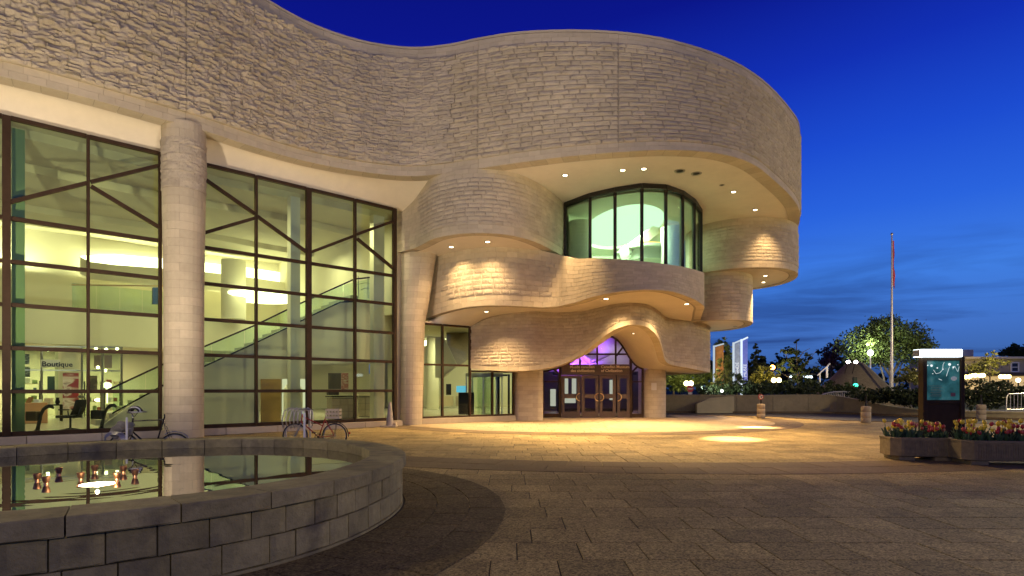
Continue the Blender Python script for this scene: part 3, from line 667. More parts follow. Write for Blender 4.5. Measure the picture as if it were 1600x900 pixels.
# stair: stringer wall, steps, glass balustrade and rails, rising to the right just inside the glass
wallpts = [(150,672),(227,617),(253,603),(311,576),(399,536),(447,513),(487,493),(532,472),(612,470),(612,566),(483,569),(483,592),(405,592),(405,664),(330,668),(253,671)]
mb = MB(); mb.slab([IP(u, v, 1.75) for u, v in wallpts], GN*.2); STAIR = mb.build('stair', M['int_wall'], ROOT)
sa, sb = IP(150,660,1.9), IP(560,458,1.9); ns = 26; mb = MB()
for i in range(ns):
    p = sa.lerp(sb, (i+.5)/ns); mb.box(p+GN*.75-Vector((0,0,.12)), ((sb-sa).xy.length/ns, 1.4, .2), Rz)
mb.build('stair_flight', M['int_floor'], STAIR)
up_ = [(167,610),(253,570),(311,545),(399,508),(463,477),(487,466),(554,436),(592,432)]; lo_ = [(175,646),(253,603),(311,576),(399,536),(447,513),(487,493),(532,472),(592,470)]
mb = MB(); mb.tube([IP(u, v, 1.62) for u, v in up_], .035, 6); mb.build('stair_handrail', M['wood'], STAIR)
mb = MB(); mb.tube([IP(u, v, 1.70) for u, v in lo_], .03, 6); mb.build('stair_edge_trim', M['dark'], STAIR)
xs = np.linspace(176, 588, 9); vu = lambda u: np.interp(u, [q[0] for q in up_], [q[1] for q in up_]); vl = lambda u: np.interp(u, [q[0] for q in lo_], [q[1] for q in lo_])
for a, b in zip(xs[:-1], xs[1:]):
    mb = MB(); mb.slab([IP(a+.4, vu(a)+1, 1.63), IP(b-.4, vu(b)+1, 1.63), IP(b-.4, vl(b)-1, 1.63), IP(a+.4, vl(a)-1, 1.63)], GN*.015); mb.build('stair_glass', M['glass_bal'], STAIR)
mb = MB()
for u in (560, 575, 588):
    mb.tube([IP(u, 466, 2.4), IP(u, 432, 2.4)], .02, 6)
for dv in (434, 442, 450): mb.tube([IP(548+ (dv-434), dv+3, 2.4), IP(570, dv, 2.4), IP(596, dv+3, 2.4)], .015, 6)
mb.build('landing_railing', M['steel'], STAIR)
M['ochre'] = mat('ochre_door_veneer', (.42, .24, .06), .45, var=((2, .15),))
mb = MB(); mb.slab([IP(u, v, 1.66) for u, v in ((408,592.5),(439,592.5),(439,662),(408,662))], GN*.07); mb.build('lobby_door', M['ochre'], ROOT)
# green glass fin just inside the left mullion
mb = MB(); mb.slab([gp(.0125*GL+.12,.3,.35), gp(.0125*GL+.42,.3,.35), gp(.0125*GL+.42,9.3,.35), gp(.0125*GL+.12,9.3,.35)], GN*.03); mb.build('glass_fin', mat('fin_glass', (.20,.27,.11), .5, spec=.1), ROOT)
mb = MB(); mb.slab([gp(.692*GL-.5,.3,.5), gp(.692*GL-.12,.3,.5), gp(.692*GL-.12,9.2,.5), gp(.692*GL-.5,9.2,.5)], GN*.35); mb.build('lobby_fin', M['int_wall'], ROOT)
mb = MB(); mb.slab([gp(.93*GL,.3,.5), gp(.97*GL,.3,.5), gp(.97*GL,9.2,.5), gp(.93*GL,9.2,.5)], GN*.35); mb.build('lobby_fin', M['int_wall'], ROOT)
# boutique shop front under the gallery
mb = MB()
for u in (33, 65, 128, 160, 190): mb.beam(IP(u, 541, 12.1), IP(u, 655, 12.1), .07, .07)
for v in (541, 578): mb.beam(IP(32, v, 12.1), IP(190, v+1.5, 12.1), .06, .06)
BF = mb.build('shop_front', M['steel'], ROOT)
for a, b in ((33,65),(65,92),(128,160),(160,190)):
    mb = MB(); mb.slab([IP(a+1,543,12.2), IP(b-1,543,12.2), IP(b-1,656,12.2), IP(a+1,656,12.2)], GN*.012); mb.build('pane', M['glass'], BF)
# lobby lights (lit lamps of the rooms seen through the glass)
YG = (1.0, .92, .55)
for s_, d_, z_, e in ((1.5,5.5,8.6,150),(7,5.5,8.6,150),(11.5,6,8.6,150),(-4,6,8.6,120)):
    area('lobby_lamp', gp(s_, z_, d_), gp(s_, 0, d_), e, YG, 1.6, 1.6)
for s_, e in ((0,120),(5,120),(10,120)): area('gallery_lamp', gp(s_, 7.45, 14.25), gp(s_, 9.5, 14.5), e*1.6, (1,.95,.6), 3.4, .3)
for s_, e in ((-1.5,260),(2.0,260),(5,150)): area('shop_lamp', gp(s_, 3.6, 14.5), gp(s_, 0, 14.5), e, (1,.86,.52), 1.2, .8)
for s_, e in ((9,70),(13,90),(17,90)): area('desk_lamp', gp(s_, 4.4, 8), gp(s_, 0, 8), e, (1,.92,.58), 1.5, 1.0)
for s_, e in ((2.2,130),(6.2,170),(11,150)): area('stair_lamp', gp(s_, 8.9, .75), gp(s_, 2.4, 1.75), e, YG, .8, .4)

# ------------------------------------------------------------------ entrance glazing (between pier and pillar)
E0 = Vector((-4.15, 26.25, 0)); E1 = Vector((.12, 29.45, 0)); ED = (E1-E0); EL = ED.length; ED.normalize(); EN = Vector((-ED.y, ED.x, 0)); Re = Matrix.Rotation(math.atan2(ED.y, ED.x), 3, 'Z')
def et(u): r = (u-CX)/F; return ((r*E0.y-E0.x)/(ED.x-r*ED.y))
def ep(s, z, off=0): p = E0+ED*s+EN*off; return Vector((p.x, p.y, z))
mb = MB(); mb.bbox(ep(EL/2, .13, 0), (EL, .25, .26), .012, Re); EW = mb.build('entrance_glazing', M['stone_smooth'], ROOT)
eu = [659, 691, 734, 769, 802]
for i, u in enumerate(eu):
    top = 4.62 if u < 740 else 2.5; mb = MB(); mb.bbox(ep(et(u), (.26+top)/2, 0), (.09, .14, top-.26), .006, Re); mb.build('mullion', M['wood'], EW)
for i, (a, b) in enumerate(zip(eu[:-1], eu[1:])):
    top = 4.62 if i < 2 else 2.5; zs = [.30, 2.73, top-.03] if i < 2 else [.30, top-.03]
    for z in zs: mb = MB(); mb.bbox(ep((et(a)+et(b))/2, z, 0), (et(b)-et(a)-.096, .11, .09), .006, Re); mb.build('transom', M['wood'], EW)
    for z0, z1 in zip(zs[:-1], zs[1:]):
        mb = MB(); mb.slab([ep(et(a)+.03, z0+.03, .01), ep(et(b)-.03, z0+.03, .01), ep(et(b)-.03, z1-.03, .01), ep(et(a)+.03, z1-.03, .01)], EN*.012); mb.build('pane', M['glass'], EW)

# ------------------------------------------------------------------ entrance doors under the arch
YE = 32.3
def ex(u): return PX(u, YE)
def ez(v): return zat(v, YE)
arch = [(p.x, p.z-.02) for p in bd if p.y > YE-.3 and 1.6 < p.x < 7.4]
mb = MB()
for u, w in ((849,.08),(875,.14),(985.5,.14),(1004,.1)):
    x = ex(u); top = float(np.interp(x, [a[0] for a in arch], [a[1] for a in arch])); mb.bbox((x, YE, top/2), (w, .16, top), .008)
for u in (906, 933, 962):                              # mullions of the fan light
    x = ex(u); top = float(np.interp(x, [a[0] for a in arch], [a[1] for a in arch])); mb.bbox((x, YE, (ez(570)+top)/2), (.09, .14, top-ez(570)), .008)
pa = [Vector((x, YE, z-.03)) for x, z in arch[::3]]
mb.tube(pa, .06, 6)
mb.beam((ex(890), YE, ez(553.5)), (ex(980), YE, ez(553.5)), .1, .1)
mb.beam((ex(963), YE, ez(556)), (ex(975), YE, ez(540)), .1, .1); mb.beam((ex(986), YE+.05, ez(583)), (ex(996), YE+.05, ez(573)), .1, .1); mb.beam((ex(863), YE+.05, ez(575)), (ex(874), YE+.05, ez(585)), .1, .1)
for a, b in ((849,875),(985.5,1004)): 
    mb.beam((ex(a)+.05, YE, ez(596.5)), (ex(b)-.05, YE, ez(596.5)), .09, .07); mb.beam((ex(a)+.05, YE, .12), (ex(b)-.05, YE, .12), .1, .2)
SCR = mb.build('entrance_screen', M['wood'], ROOT)
M['glass_lobby'] = glass('vestibule_glass', (.9, .92, .98), .5)
lp = [Vector((x, YE+.03, z-.05)) for x, z in arch]
def fan_pane(x0, x1, z0):
    xs = np.linspace(x0, x1, 8); ax = [a[0] for a in arch]; az_ = [a[1]-.06 for a in arch]; tops = [Vector((x, YE+.03, max(z0+.01, float(np.interp(x, ax, az_))))) for x in xs]
    mb = MB(); mb.slab([Vector((x0, YE+.03, z0)), Vector((x1, YE+.03, z0))]+tops[::-1], (0,.012,0)); mb.build('pane', M['glass_lobby'], SCR)
for a, b in ((876,905),(907,932),(934,961),(963,984.5)): fan_pane(ex(a)+.03, ex(b)-.03, ez(569)+.03)
for a, b in ((849,874),(986.5,1003.5)): fan_pane(ex(a)+.05, ex(b)-.05, ez(596)+.04)
for a, b in ((849,874),(986.5,1003.5)):
    mb = MB(); mb.slab([Vector((ex(a)+.05, YE+.03, .22)), Vector((ex(b)-.05, YE+.03, .22)), Vector((ex(b)-.05, YE+.03, ez(597)-.02)), Vector((ex(a)+.05, YE+.03, ez(597)-.02))], (0,.012,0)); mb.build('pane', M['glass_lobby'], SCR)
M['header'] = mat('bronze_header', (.075, .045, .028), .42, var=((3, .2),))
mb = MB(); mb.bbox(((ex(875)+ex(985))/2, YE-.05, (ez(569.5)+ez(586))/2), (ex(985)-ex(875)-.16, .16, ez(569.5)-ez(586)), .012); HDR = mb.build('sign_header', M['header'], ROOT)
M['letter'] = mat('sign_lettering', (.80, .66, .46), .4)
def text(body, loc, size, mat_, parent, rot=(PI/2,0,0), align='LEFT', ext=.008, name='lettering', sx=1.0, spacing=1.0):
    c = bpy.data.curves.new(name, 'FONT'); c.body = body; c.size = size; c.extrude = ext; c.offset = .004 if size < .25 else .007; c.align_x = align; c.space_line = spacing
    o = bpy.data.objects.new(name, c); C.objects.link(o); o.location = loc; o.rotation_euler = rot; o.scale = (sx, 1, 1); o.data.materials.append(mat_)
    dg = bpy.context.evaluated_depsgraph_get(); me = bpy.data.meshes.new_from_object(o.evaluated_get(dg)); mw = o.matrix_world.copy()
    m4 = Matrix.LocRotScale(Vector(loc), __import__('mathutils').Euler(rot), Vector((sx,1,1))); me.transform(m4)
    bpy.data.objects.remove(o); q = bpy.data.objects.new(name, me); C.objects.link(q)
    if parent is not None: q.parent = parent; q.matrix_parent_inverse = Matrix.Translation(-world_loc(parent))
    WL[q.name] = Vector((0,0,0)); return q
text('Musée canadien\ndes civilisations', (ex(928.5), YE-.14, ez(575.3)), .215, M['letter'], HDR, align='RIGHT', sx=1.0, spacing=.98)
text('Canadian Museum\nof Civilization', (ex(938.5), YE-.14, ez(575.3)), .215, M['letter'], HDR, align='LEFT', sx=1.0, spacing=.98)
def frame_ring(mb, x0, x1, z0, z1, w, y, t):
    mb.bbox(((x0+x1)/2, y, z0+w/2), (x1-x0, t, w), .006); mb.bbox(((x0+x1)/2, y, z1-w/2), (x1-x0, t, w), .006)
    for x in (x0+w/2, x1-w/2): mb.bbox((x, y, (z0+z1)/2), (w, t, z1-z0-2*w-.002), .006)
for i, (a, b) in enumerate(((877.5,906.5),(908.5,935),(936.5,962),(964,984))):
    x0, x1 = ex(a), ex(b); zt_ = ez(586.6); mb = MB(); frame_ring(mb, x0, x1, .03, zt_, .17, YE-.02, .07)
    mb.bbox(((x0+x1)/2, YE-.02, ez(619)), (x1-x0-.345, .065, .24), .006); mb.bbox(((x0+x1)/2, YE-.018, .27), (x1-x0-.345, .06, .16), .006)
    DR = mb.build('entrance_door', M['header'], ROOT)
    for z0, z1 in ((.35, ez(619)-.12), (ez(619)+.12, zt_-.17)):
        m2 = MB(); m2.slab([Vector((x0+.17, YE, z0)), Vector((x1-.17, YE, z0)), Vector((x1-.17, YE, z1)), Vector((x0+.17, YE, z1))], (0,.012,0)); m2.build('pane', M['glass_lobby'], DR)
    hx, sgn = {0: (x1, -1), 1: (x1, -1), 2: (x0, 1), 3: (x0, 1)}[i]; hx += (.015 if sgn > 0 else -.015)
    m3 = MB(); hz = ez(620.5); m3.tube([Vector((hx+sgn*.21*math.sin(PI*k/14), YE-.13, hz+.21*math.cos(PI*k/14))) for k in range(15)], .024, 8)
    for s_ in (-1, 1): m3.tube([Vector((hx+sgn*.02, YE-.13, hz+s_*.2)), Vector((hx+sgn*.02, YE-.04, hz+s_*.2))], .016, 6)
    m3.build('handle', M['brass'], DR, smooth=True)
# vestibule behind the doors: violet-lit walls, inner doors
M['vest'] = mat('vestibule_wall', (.5, .46, .48), .7)
mb = MB(); mb.slab([Vector((1.6,37.5,.2)), Vector((8.3,37.5,.2)), Vector((8.3,37.5,5.0)), Vector((1.6,37.5,5.0))], (0,.2,0)); mb.slab([Vector((8.3,33,.2)), Vector((8.3,37.4,.2)), Vector((8.3,37.4,5)), Vector((8.3,33,5))], (.15,0,0)); mb.build('vestibule_wall', M['vest'], ROOT)
mb = MB(); mb.slab([Vector((1.2,32.6,4.9)), Vector((9.2,32.6,4.9)), Vector((9.2,38,4.9)), Vector((1.2,38,4.9))], (0,0,.1)); mb.build('vestibule_ceiling', M['vest'], ROOT)
mb = MB(); mb.slab([Vector((1.7,37.4,.2)), Vector((8.2,37.4,.2)), Vector((8.2,37.4,2.75)), Vector((1.7,37.4,2.75))], (0,.05,0)); mb.build('dim_hall_sheet', mat('dark_hall', (.07,.06,.055), .4), ROOT)  # dark sheet added so the lower hall behind the doors looks unlit
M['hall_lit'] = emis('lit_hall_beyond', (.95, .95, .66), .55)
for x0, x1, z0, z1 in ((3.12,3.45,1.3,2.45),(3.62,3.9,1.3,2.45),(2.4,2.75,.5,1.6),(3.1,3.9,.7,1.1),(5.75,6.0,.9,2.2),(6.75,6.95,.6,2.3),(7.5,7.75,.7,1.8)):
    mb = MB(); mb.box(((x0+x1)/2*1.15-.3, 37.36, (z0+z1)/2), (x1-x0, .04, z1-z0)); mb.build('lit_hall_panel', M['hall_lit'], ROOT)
mb = MB()
for x in (2.9, 4.1, 5.3, 6.4, 7.4): mb.bbox((x, 35.6, 1.35), (.16, .12, 2.3), .01)
mb.bbox((5.1, 35.6, 2.56), (5.2, .12, .16), .01); mb.bbox((5.1, 35.62, .3), (4.6, .05, .2), .01)
mb.build('inner_doors', M['dark'], ROOT)
mb = MB(); mb.beam((3.3,36.5,4.6), (5.0,36.9,3.3), .8, .12); mb.beam((5.0,36.9,3.3), (6.4,36.6,3.9), .7, .12); mb.build('hanging_canopy', M['vest'], ROOT)
spot('violet_lamp', (3.4, 34.6, 2.9), (4.0, 37.4, 4.1), 3200, (.42, .10, 1.0), 75, .7, .2)
area('violet_lamp', (5.6, 34.6, 4.7), (5.4, 35.5, 0), 60, (.62, .25, 1.0), .8, .5)
area('vestibule_lamp', (6.6, 36.5, 4.6), (6.2, 36.6, 0), 22, (1.0, .9, .8), .6, .6)

# ------------------------------------------------------------------ bowed upper window and the bright room behind it
wtop = [(2.45,26.6),(3.43,25.3),(4.4,24.6),(5.43,24.1),(6.47,24.25),(7.4,25.0),(8.25,26.1),(9.05,27.6),(9.75,30.2)]
mb = MB()
for (x0, y0), (x1, y1) in zip(wtop[:-1], wtop[1:]): mb.beam((x0,y0,Z1-.1), (x1,y1,Z1-.1), .16, .19)
BW = mb.build('bowed_window', M['dark'], ROOT)
mb = MB()
for (x0, y0), (x1, y1) in zip(wtop[:-1], wtop[1:]): mb.beam((x0,y0,6.32), (x1,y1,6.32), .16, .16)
mb.build('window_sill', M['dark'], BW)
for x, y in wtop:
    mb = MB(); mb.bbox((x, y, 8.2), (.12, .16, 3.6), .008); mb.build('mullion', M['dark'], BW)
for (x0, y0), (x1, y1) in zip(wtop[:-1], wtop[1:]):
    d = Vector((x1-x0, y1-y0, 0)).normalized()*.05; mb = MB(); mb.slab([Vector((x0,y0+.03,6.4))+d, Vector((x1,y1+.03,6.4))-d, Vector((x1,y1+.03,10.02))-d, Vector((x0,y0+.03,10.02))+d], (0,.012,0)); mb.build('pane', M['glass_green'], BW)
M['room'] = mat('gallery_white', (.74, .78, .66), .75)
mb = MB(); mb.loft([[Vector((2.7,27.5,z)), Vector((2.4,33,z)), Vector((4,36,z)), Vector((8,36,z)), Vector((9.6,33.2,z)), Vector((9.8,31.2,z))] for z in (5.9, 10.17)]); mb.build('gallery_wall', M['room'], ROOT)
mb = MB(); mb.slab([Vector((x, y+.2, 6.0)) for x, y in wtop]+[Vector((9.7,36,6.0)), Vector((2.6,36,6.0))], (0,0,-.1)); mb.build('gallery_floor', M['int_floor'], ROOT)
mb = MB()                                   # dropped ceiling with an arched light opening
c0 = Vector((5.75, 30.2, 9.95)); ring = [Vector((c0.x+2.0*math.cos(2*PI*k/40), c0.y+4.2*math.sin(2*PI*k/40), 9.95)) for k in range(41)]; outr = [Vector((min(max(c0.x+4.4*math.cos(2*PI*k/40), 2.6), 9.4), max(c0.y+6.4*math.sin(2*PI*k/40), .25+float(np.interp(c0.x+4.4*math.cos(2*PI*k/40), [w[0] for w in wtop], [w[1] for w in wtop]))), 9.95)) for k in range(41)]
mb.loft([ring, outr]); mb.loft([ring, [p+Vector((0,0,.2)) for p in ring]]); mb.build('gallery_ceiling', M['room'], ROOT)
mb = MB(); mb.poly([p+Vector((0,0,.17)) for p in ring[:-1]]); mb.build('gallery_light_well', emis('well_light', (.74, 1.0, .66), 1.35), ROOT)
mb = MB(); mb.beam(P(968,402,28.6), P(1046,342,31), .12, .5); mb.build('sloping_fascia', M['room'], ROOT)
mb = MB(); mb.lathe([(1.05,0),(1.05,.5),(1.35,.55),(1.35,.7)], (6.9,29.8,8.15), 32); mb.build('gallery_drum', M['room'], ROOT, smooth=40)
mb = MB(); mb.lathe([(1.18,0),(1.18,.08)], (6.9,29.8,8.86), 32); mb.build('drum_cove', emis('drum_cove', (1.0, .55, .14), 2.2), ROOT)
mb = MB(); mb.lathe([(.55,0),(.55,3.7)], (3.25,27.6,5.9), 24); mb.lathe([(.6,0),(.6,3.7)], (8.0,28.6,5.9), 24); mb.build('gallery_column', M['room'], ROOT, smooth=40)
area('gallery_lamp', (5.8, 29.0, 9.9), (5.8, 29.2, 6), 800, (.80, 1.0, .70), 2.2, 2.2)
area('gallery_lamp', (4.6, 31.6, 9.9), (4.2, 34, 7), 620, (.80, 1.0, .70), 1.5, 1.5)

# back of the building (closes it for other viewpoints)
mb = MB(); mb.slab([Vector((9,37.5,2.56)), Vector((11.1,37.4,2.56)), Vector((9,50,2.56)), Vector((8.7,50,2.56))], (0,0,7.6)); mb.slab([Vector((8.2,37.5,0)), Vector((8.45,37.5,0)), Vector((8.0,50,0)), Vector((7.7,50,0))], (0,0,2.55)); mb.slab([Vector((-40,50,0)), Vector((9,50,0)), Vector((9,50.3,0)), Vector((-40,50.3,0))], (0,0,13.3)); mb.build('rear_wall', M['stone_smooth'], ROOT)

# ------------------------------------------------------------------ downlights recessed in the soffits
M['trim'] = mat('lamp_trim', (.35, .30, .24), .4, .6)
DLK = 13.0
def downlight(u, v, z, label, target=None, energy=300, deg=62, on=True, r=.11, blend=.55, color=WARM):
    energy = energy*DLK
    Y = (z-EYE)*F/(HV-v); p = Vector((PX(u, Y), Y, z)); e = empty('recessed_downlight', p, label, 'downlight', 'downlights recessed in the soffits')
    mb = MB(); mb.lathe([(r*.8,-.004),(r*1.3,-.018),(r*1.35,.01),(r*.8,.03)], (0,0,0), 20, False); mb.build('trim_ring', M['trim'], e, local=True, smooth=True)
    mb = MB(); mb.lathe([(.001,-.006),(r*.82,-.006)], (0,0,0), 20, False); mb.build('lens', M['lamp_warm'] if on else M['dark'], e, local=True)
    if on:
        t = Vector(target) if target is not None else p-Vector((0,0,5)); spot('downlight_beam', p-Vector((0,0,.05)), t, energy, color, deg, blend, .12)
downlight(883,274,Z1, 'lit recessed downlight at the left end of the top soffit beside the rounded bay', None, 330)
downlight(973,266,Z1, 'left lamp of the close lit pair in the top soffit above the bowed window', (5.2,19,0), 420, 70)
downlight(1006,264,Z1, 'right lamp of the close lit pair in the top soffit above the bowed window', (6.2,19,0), 420, 70)
downlight(1146,300,Z1, 'bright recessed downlight right of the small dark hole in the top soffit', (7.1,18.5,0), 7000, 10.5, blend=1.0)
downlight(1180,328,Z1, 'recessed downlight in the top soffit nearest the right hand bay', (10.3,24,0), 8000, 10.5, blend=1.0)
downlight(1062,267,Z1, 'unlit left one of the two dark grilles in the top soffit', on=False, r=.16)
downlight(1088,271,Z1, 'unlit right one of the two dark grilles in the top soffit', on=False, r=.16)
downlight(1128,289,Z1, 'small dark unlit hole in the top soffit beside the bright downlight', on=False, r=.08)
downlight(705,386,Z2, 'left one of two lit downlights under the upper left bay', (-2.7,23.6,0), 75, 140, blend=1.0)
downlight(762,378,Z2, 'right one of two lit downlights under the upper left bay', (-1.0,23.2,0), 75, 140, blend=1.0)
downlight(760,487,5.08, 'single lit downlight under the middle left bay near the glazing', (-1.1,24.5,0), 200, 140, blend=1.0)
downlight(947,467,Z3+.004, 'lit downlight under the balcony bay over the start of the arch', None, 230, 150, blend=1.0)
downlight(1073,475,Z3+.004, 'lit downlight under the right tip of the balcony bay', None, 220, 150, blend=1.0)
downlight(991,521,4.24, 'lit downlight in the ceiling of the entrance arch', None, 240, 150, blend=1.0)
downlight(1196,431,Z2, 'rear one of two lit downlights under the right hand bay', None, 220, 80)
downlight(1193,441,Z2, 'front one of two lit downlights under the right hand bay', None, 160, 80)
downlight(1149,510,Z3, 'small unlit downlight under the drum below the right hand bay', on=False, r=.1)
# wall washers beside the right bay and the drum
spot('downlight_beam', (12.6, 27.7, Z1-.06), (12.7, 28.9, Z2-.2), 850, WARM, 66, 1.0, .2)
spot('downlight_beam', (14.0, 33.2, Z2-.06), (13.6, 33.0, Z3), 600, WARM, 70, .6, .05)

# ================================================================== GROUND
M['earth'] = mat('dark_grass', (.035, .05, .02), .95, var=((.3, .4), (4, .3)), spec=.1)
M['joint'] = mat('joint_sand', (.05, .042, .034), .95)
M['paver'] = mat('aggregate_paver', (.33, .243, .10), .75, island=.22, var=((.35, .18), (2.2, .14), (14, .2)), bump=((45, .012), (120, .004)), spec=.25, speck=(60, .55), stain=(1.3, (.10,.07,.035), .62, .8))
M['paver_dark'] = mat('brown_band_paver', (.165, .115, .06), .75, island=.14, var=((.7, .12), (14, .16)), bump=((60, .006),), spec=.25, speck=(110, .4))
M['paver_ring'] = mat('dark_ring_paver', (.165, .12, .05), .8, island=.12, var=((1.0, .2), (10, .2)), bump=((40, .012),), spec=.2, speck=(55, .55))
M['paver_pale'] = mat('pale_entrance_paver', (.38, .295, .18), .7, island=.07, var=((.6, .08), (14, .08)), bump=((60, .004),), spec=.25, speck=(110, .25))
M['asphalt'] = mat('asphalt', (.05, .047, .045), .85, var=((1, .2), (30, .2)), bump=((60, .008),))
mb = MB(); mb.add([(-1500,-400,-.05),(1500,-400,-.05),(1500,2600,-.05),(-1500,2600,-.05)], [(0,1,2,3)]); tag(mb.build('ground', M['earth']), kind='structure')
edgeX = [-40, 8, 10, 14.5, 16.3, 18.5, 22.9, 30, 60]; edgeY = [37, 37, 36, 33.6, 29.8, 27.9, 25.8, 23.5, 16]
mb = MB(); mb.poly([Vector((-40,-12,-.012)), Vector((60,-12,-.012))]+[Vector((x, y, -.012)) for x, y in list(zip(edgeX, edgeY))[::-1]]); PLZ = tag(mb.build('plaza_paving', M['joint']), kind='structure')
mb = MB(); mb.poly([Vector((x, y+.02, -.03)) for x, y in zip(edgeX[1:], edgeY[1:])]+[Vector((60,46,-.03)), Vector((8,46,-.03))]); tag(mb.build('road', M['asphalt']), kind='structure')
# pool outline (needed for the ring of dark paving)
pp = [(-9.1,6.7),(-8.3,5.1),(-6.8,4.0),(-5.2,3.6),(-3.6,3.92),(-2.56,4.68),(-2.05,5.28),(-1.71,5.95),(-1.5,6.9),(-1.47,7.95),(-1.75,9.0),(-2.35,9.95),(-3.45,10.8),(-4.95,11.12),(-6.9,10.5),(-8.2,9.5),(-8.95,8.2),(-9.1,6.7)]
cvP = Curve([(x, y, 0, .68) for x, y in pp], smooth=60)
PC = np.array([-5.3, 7.3])
def pool_gap(x, y):
    d = np.hypot(cvP.q[:, 0]-x, cvP.q[:, 1]-y); k = d.argmin(); sgn = np.sign((x-cvP.q[k, 0])*cvP.n[k, 0]+(y-cvP.q[k, 1])*cvP.n[k, 1]); return d[k]*sgn
pav = []
def paver_poly(pts, mk, g=.007, ch=.006, up=0.0):
    """one slab: top a little inside its joints, chamfered edges"""
    p = np.array(pts); c = p.mean(0); d = p-c; ln = np.linalg.norm(d, axis=1)[:, None]; a = c+d*(1-g/ln*1.2); b = c+d*(1-(g+ch)/ln*1.2); z = up+random.uniform(-.002, .002); tx, ty = random.uniform(-.004, .004), random.uniform(-.004, .004)
    V = [(x, y, -.02) for x, y in a]+[(x, y, z-.004) for x, y in a]+[(x, y, z+tx*(x-c[0])+ty*(y-c[1])) for x, y in b]
    n_ = len(p); fs = [tuple(range(2*n_, 3*n_))]+[(i, (i+1) % n_, n_+(i+1) % n_, n_+i) for i in range(n_)]+[(n_+i, n_+(i+1) % n_, 2*n_+(i+1) % n_, 2*n_+i) for i in range(n_)]
    Y = max(c[1], .5); u = CX+F*c[0]/Y; v = HV+F*EYE/Y; sz = (F/Y)**2*EYE/Y if (-20 < u < 1620 and v < 910) else 0
    pav.append((V, fs, mk, sz))
BC = np.array([4.5, 33.0]); CC = np.array([3.4, 30.8])
row = 0; y = 3.6
while y < 36.5:
    x = -12+(row % 3)*.21+random.uniform(-.05, .05)
    while x < 30:
        w = .62 if random.random() < .8 else .84
        xc, yc = x+w/2, y+.3; x += w
        if yc > np.interp(xc, edgeX, edgeY)-.2: continue
        if (Vector((xc, yc, 0))-G0).dot(GN) > -.35 and xc < -4.3: continue
        if xc < 9.5 and yc > 32.6: continue
        g = pool_gap(xc, yc)
        if g < .92: continue
        r1 = math.hypot(xc-BC[0], yc-BC[1]); r2 = math.hypot(xc-CC[0], yc-CC[1])
        if abs(r1-21.35) < .42 or abs(r2-10.3) < .22: continue
        mk = 'paver_pale' if r2 < 9.6 else 'paver'
        paver_poly([(x-w, y), (x, y), (x, y+.6), (x-w, y+.6)], mk)
    y += .6; row += 1
def ring_pavers(fn, widths, total, step, mk, cond):
    n_ = int(total/step)
    for j in range(len(widths)-1):
        for i in range(n_):
            t0, t1 = (i+.5*(j % 2))/n_, (i+1+.5*(j % 2))/n_; q = [fn(t0, widths[j]), fn(t1, widths[j]), fn(t1, widths[j+1]), fn(t0, widths[j+1])]
            if cond(np.mean([p[0] for p in q]), np.mean([p[1] for p in q])): paver_poly(q, mk, up=.008)
def band(c, R): return lambda t, w: (c[0]+(R+w)*math.cos(PI+PI*t), c[1]+(R+w)*math.sin(PI+PI*t))
okp = lambda a, b: pool_gap(a, b) > 1.2 and b < np.interp(a, edgeX, edgeY)-.1 and ((Vector((a, b, 0))-G0).dot(GN) < -.35 or a > -4.3) and a > -11
ring_pavers(band(BC, 21.35), [-.85, 0, .85], PI*21.3, .75, 'paver_dark', okp)
ring_pavers(band(CC, 10.3), [-.6, 0, .6], PI*10.3, .6, 'paver_dark', okp)
def pfn(t, w):
    s_ = (t % 1)*cvP.L; X, Y, _, _, nx, ny = cvP.at([s_]); return (X[0]+nx[0]*w, Y[0]+ny[0]*w)
ring_pavers(pfn, [.0, .45, .9, 1.38], cvP.L, .55, 'paver_ring', lambda a, b: (Vector((a, b, 0))-G0).dot(GN) < -.3)
order = sorted(range(len(pav)), key=lambda i: -pav[i][3]); solo = set(order[:300]); grp = {}
for i, (V, fs, mk, sz) in enumerate(pav):
    if i in solo:
        me = bpy.data.meshes.new('paver'); me.from_pydata(V, [], fs); me.materials.append(M[mk]); link('paver', me, PLZ)
    else: grp.setdefault(mk, []).append(i)
vs = []; fs_ = []; mi = []; keys = list(grp)
for k in keys:
    for i in grp[k]:
        o_ = len(vs); vs += pav[i][0]; fs_ += [tuple(o_+a for a in f) for f in pav[i][1]]; mi += [keys.index(k)]*len(pav[i][1])
me = bpy.data.meshes.new('paver_field'); me.from_pydata(vs, [], fs_); [me.materials.append(M[k]) for k in keys]; me.polygons.foreach_set('material_index', mi)
tag(link('paver_field', me, PLZ), kind='stuff')
# kerb between plaza and road
kx = np.array(list(zip(edgeX[2:-1], edgeY[2:-1])))
mb = MB(); q = crspline([(a, b, 0, 0) for a, b in kx], .9); 
for i in range(len(q)-1):
    a, b = Vector((q[i][0], q[i][1]-.02, 0)), Vector((q[i+1][0], q[i+1][1]-.02, 0)); d = (b-a).normalized()*.006; mb.beam(a+d, b-d, .16, .05)
ob = mb.build('kerb', M['paver_dark']); tag(ob, kind='structure')

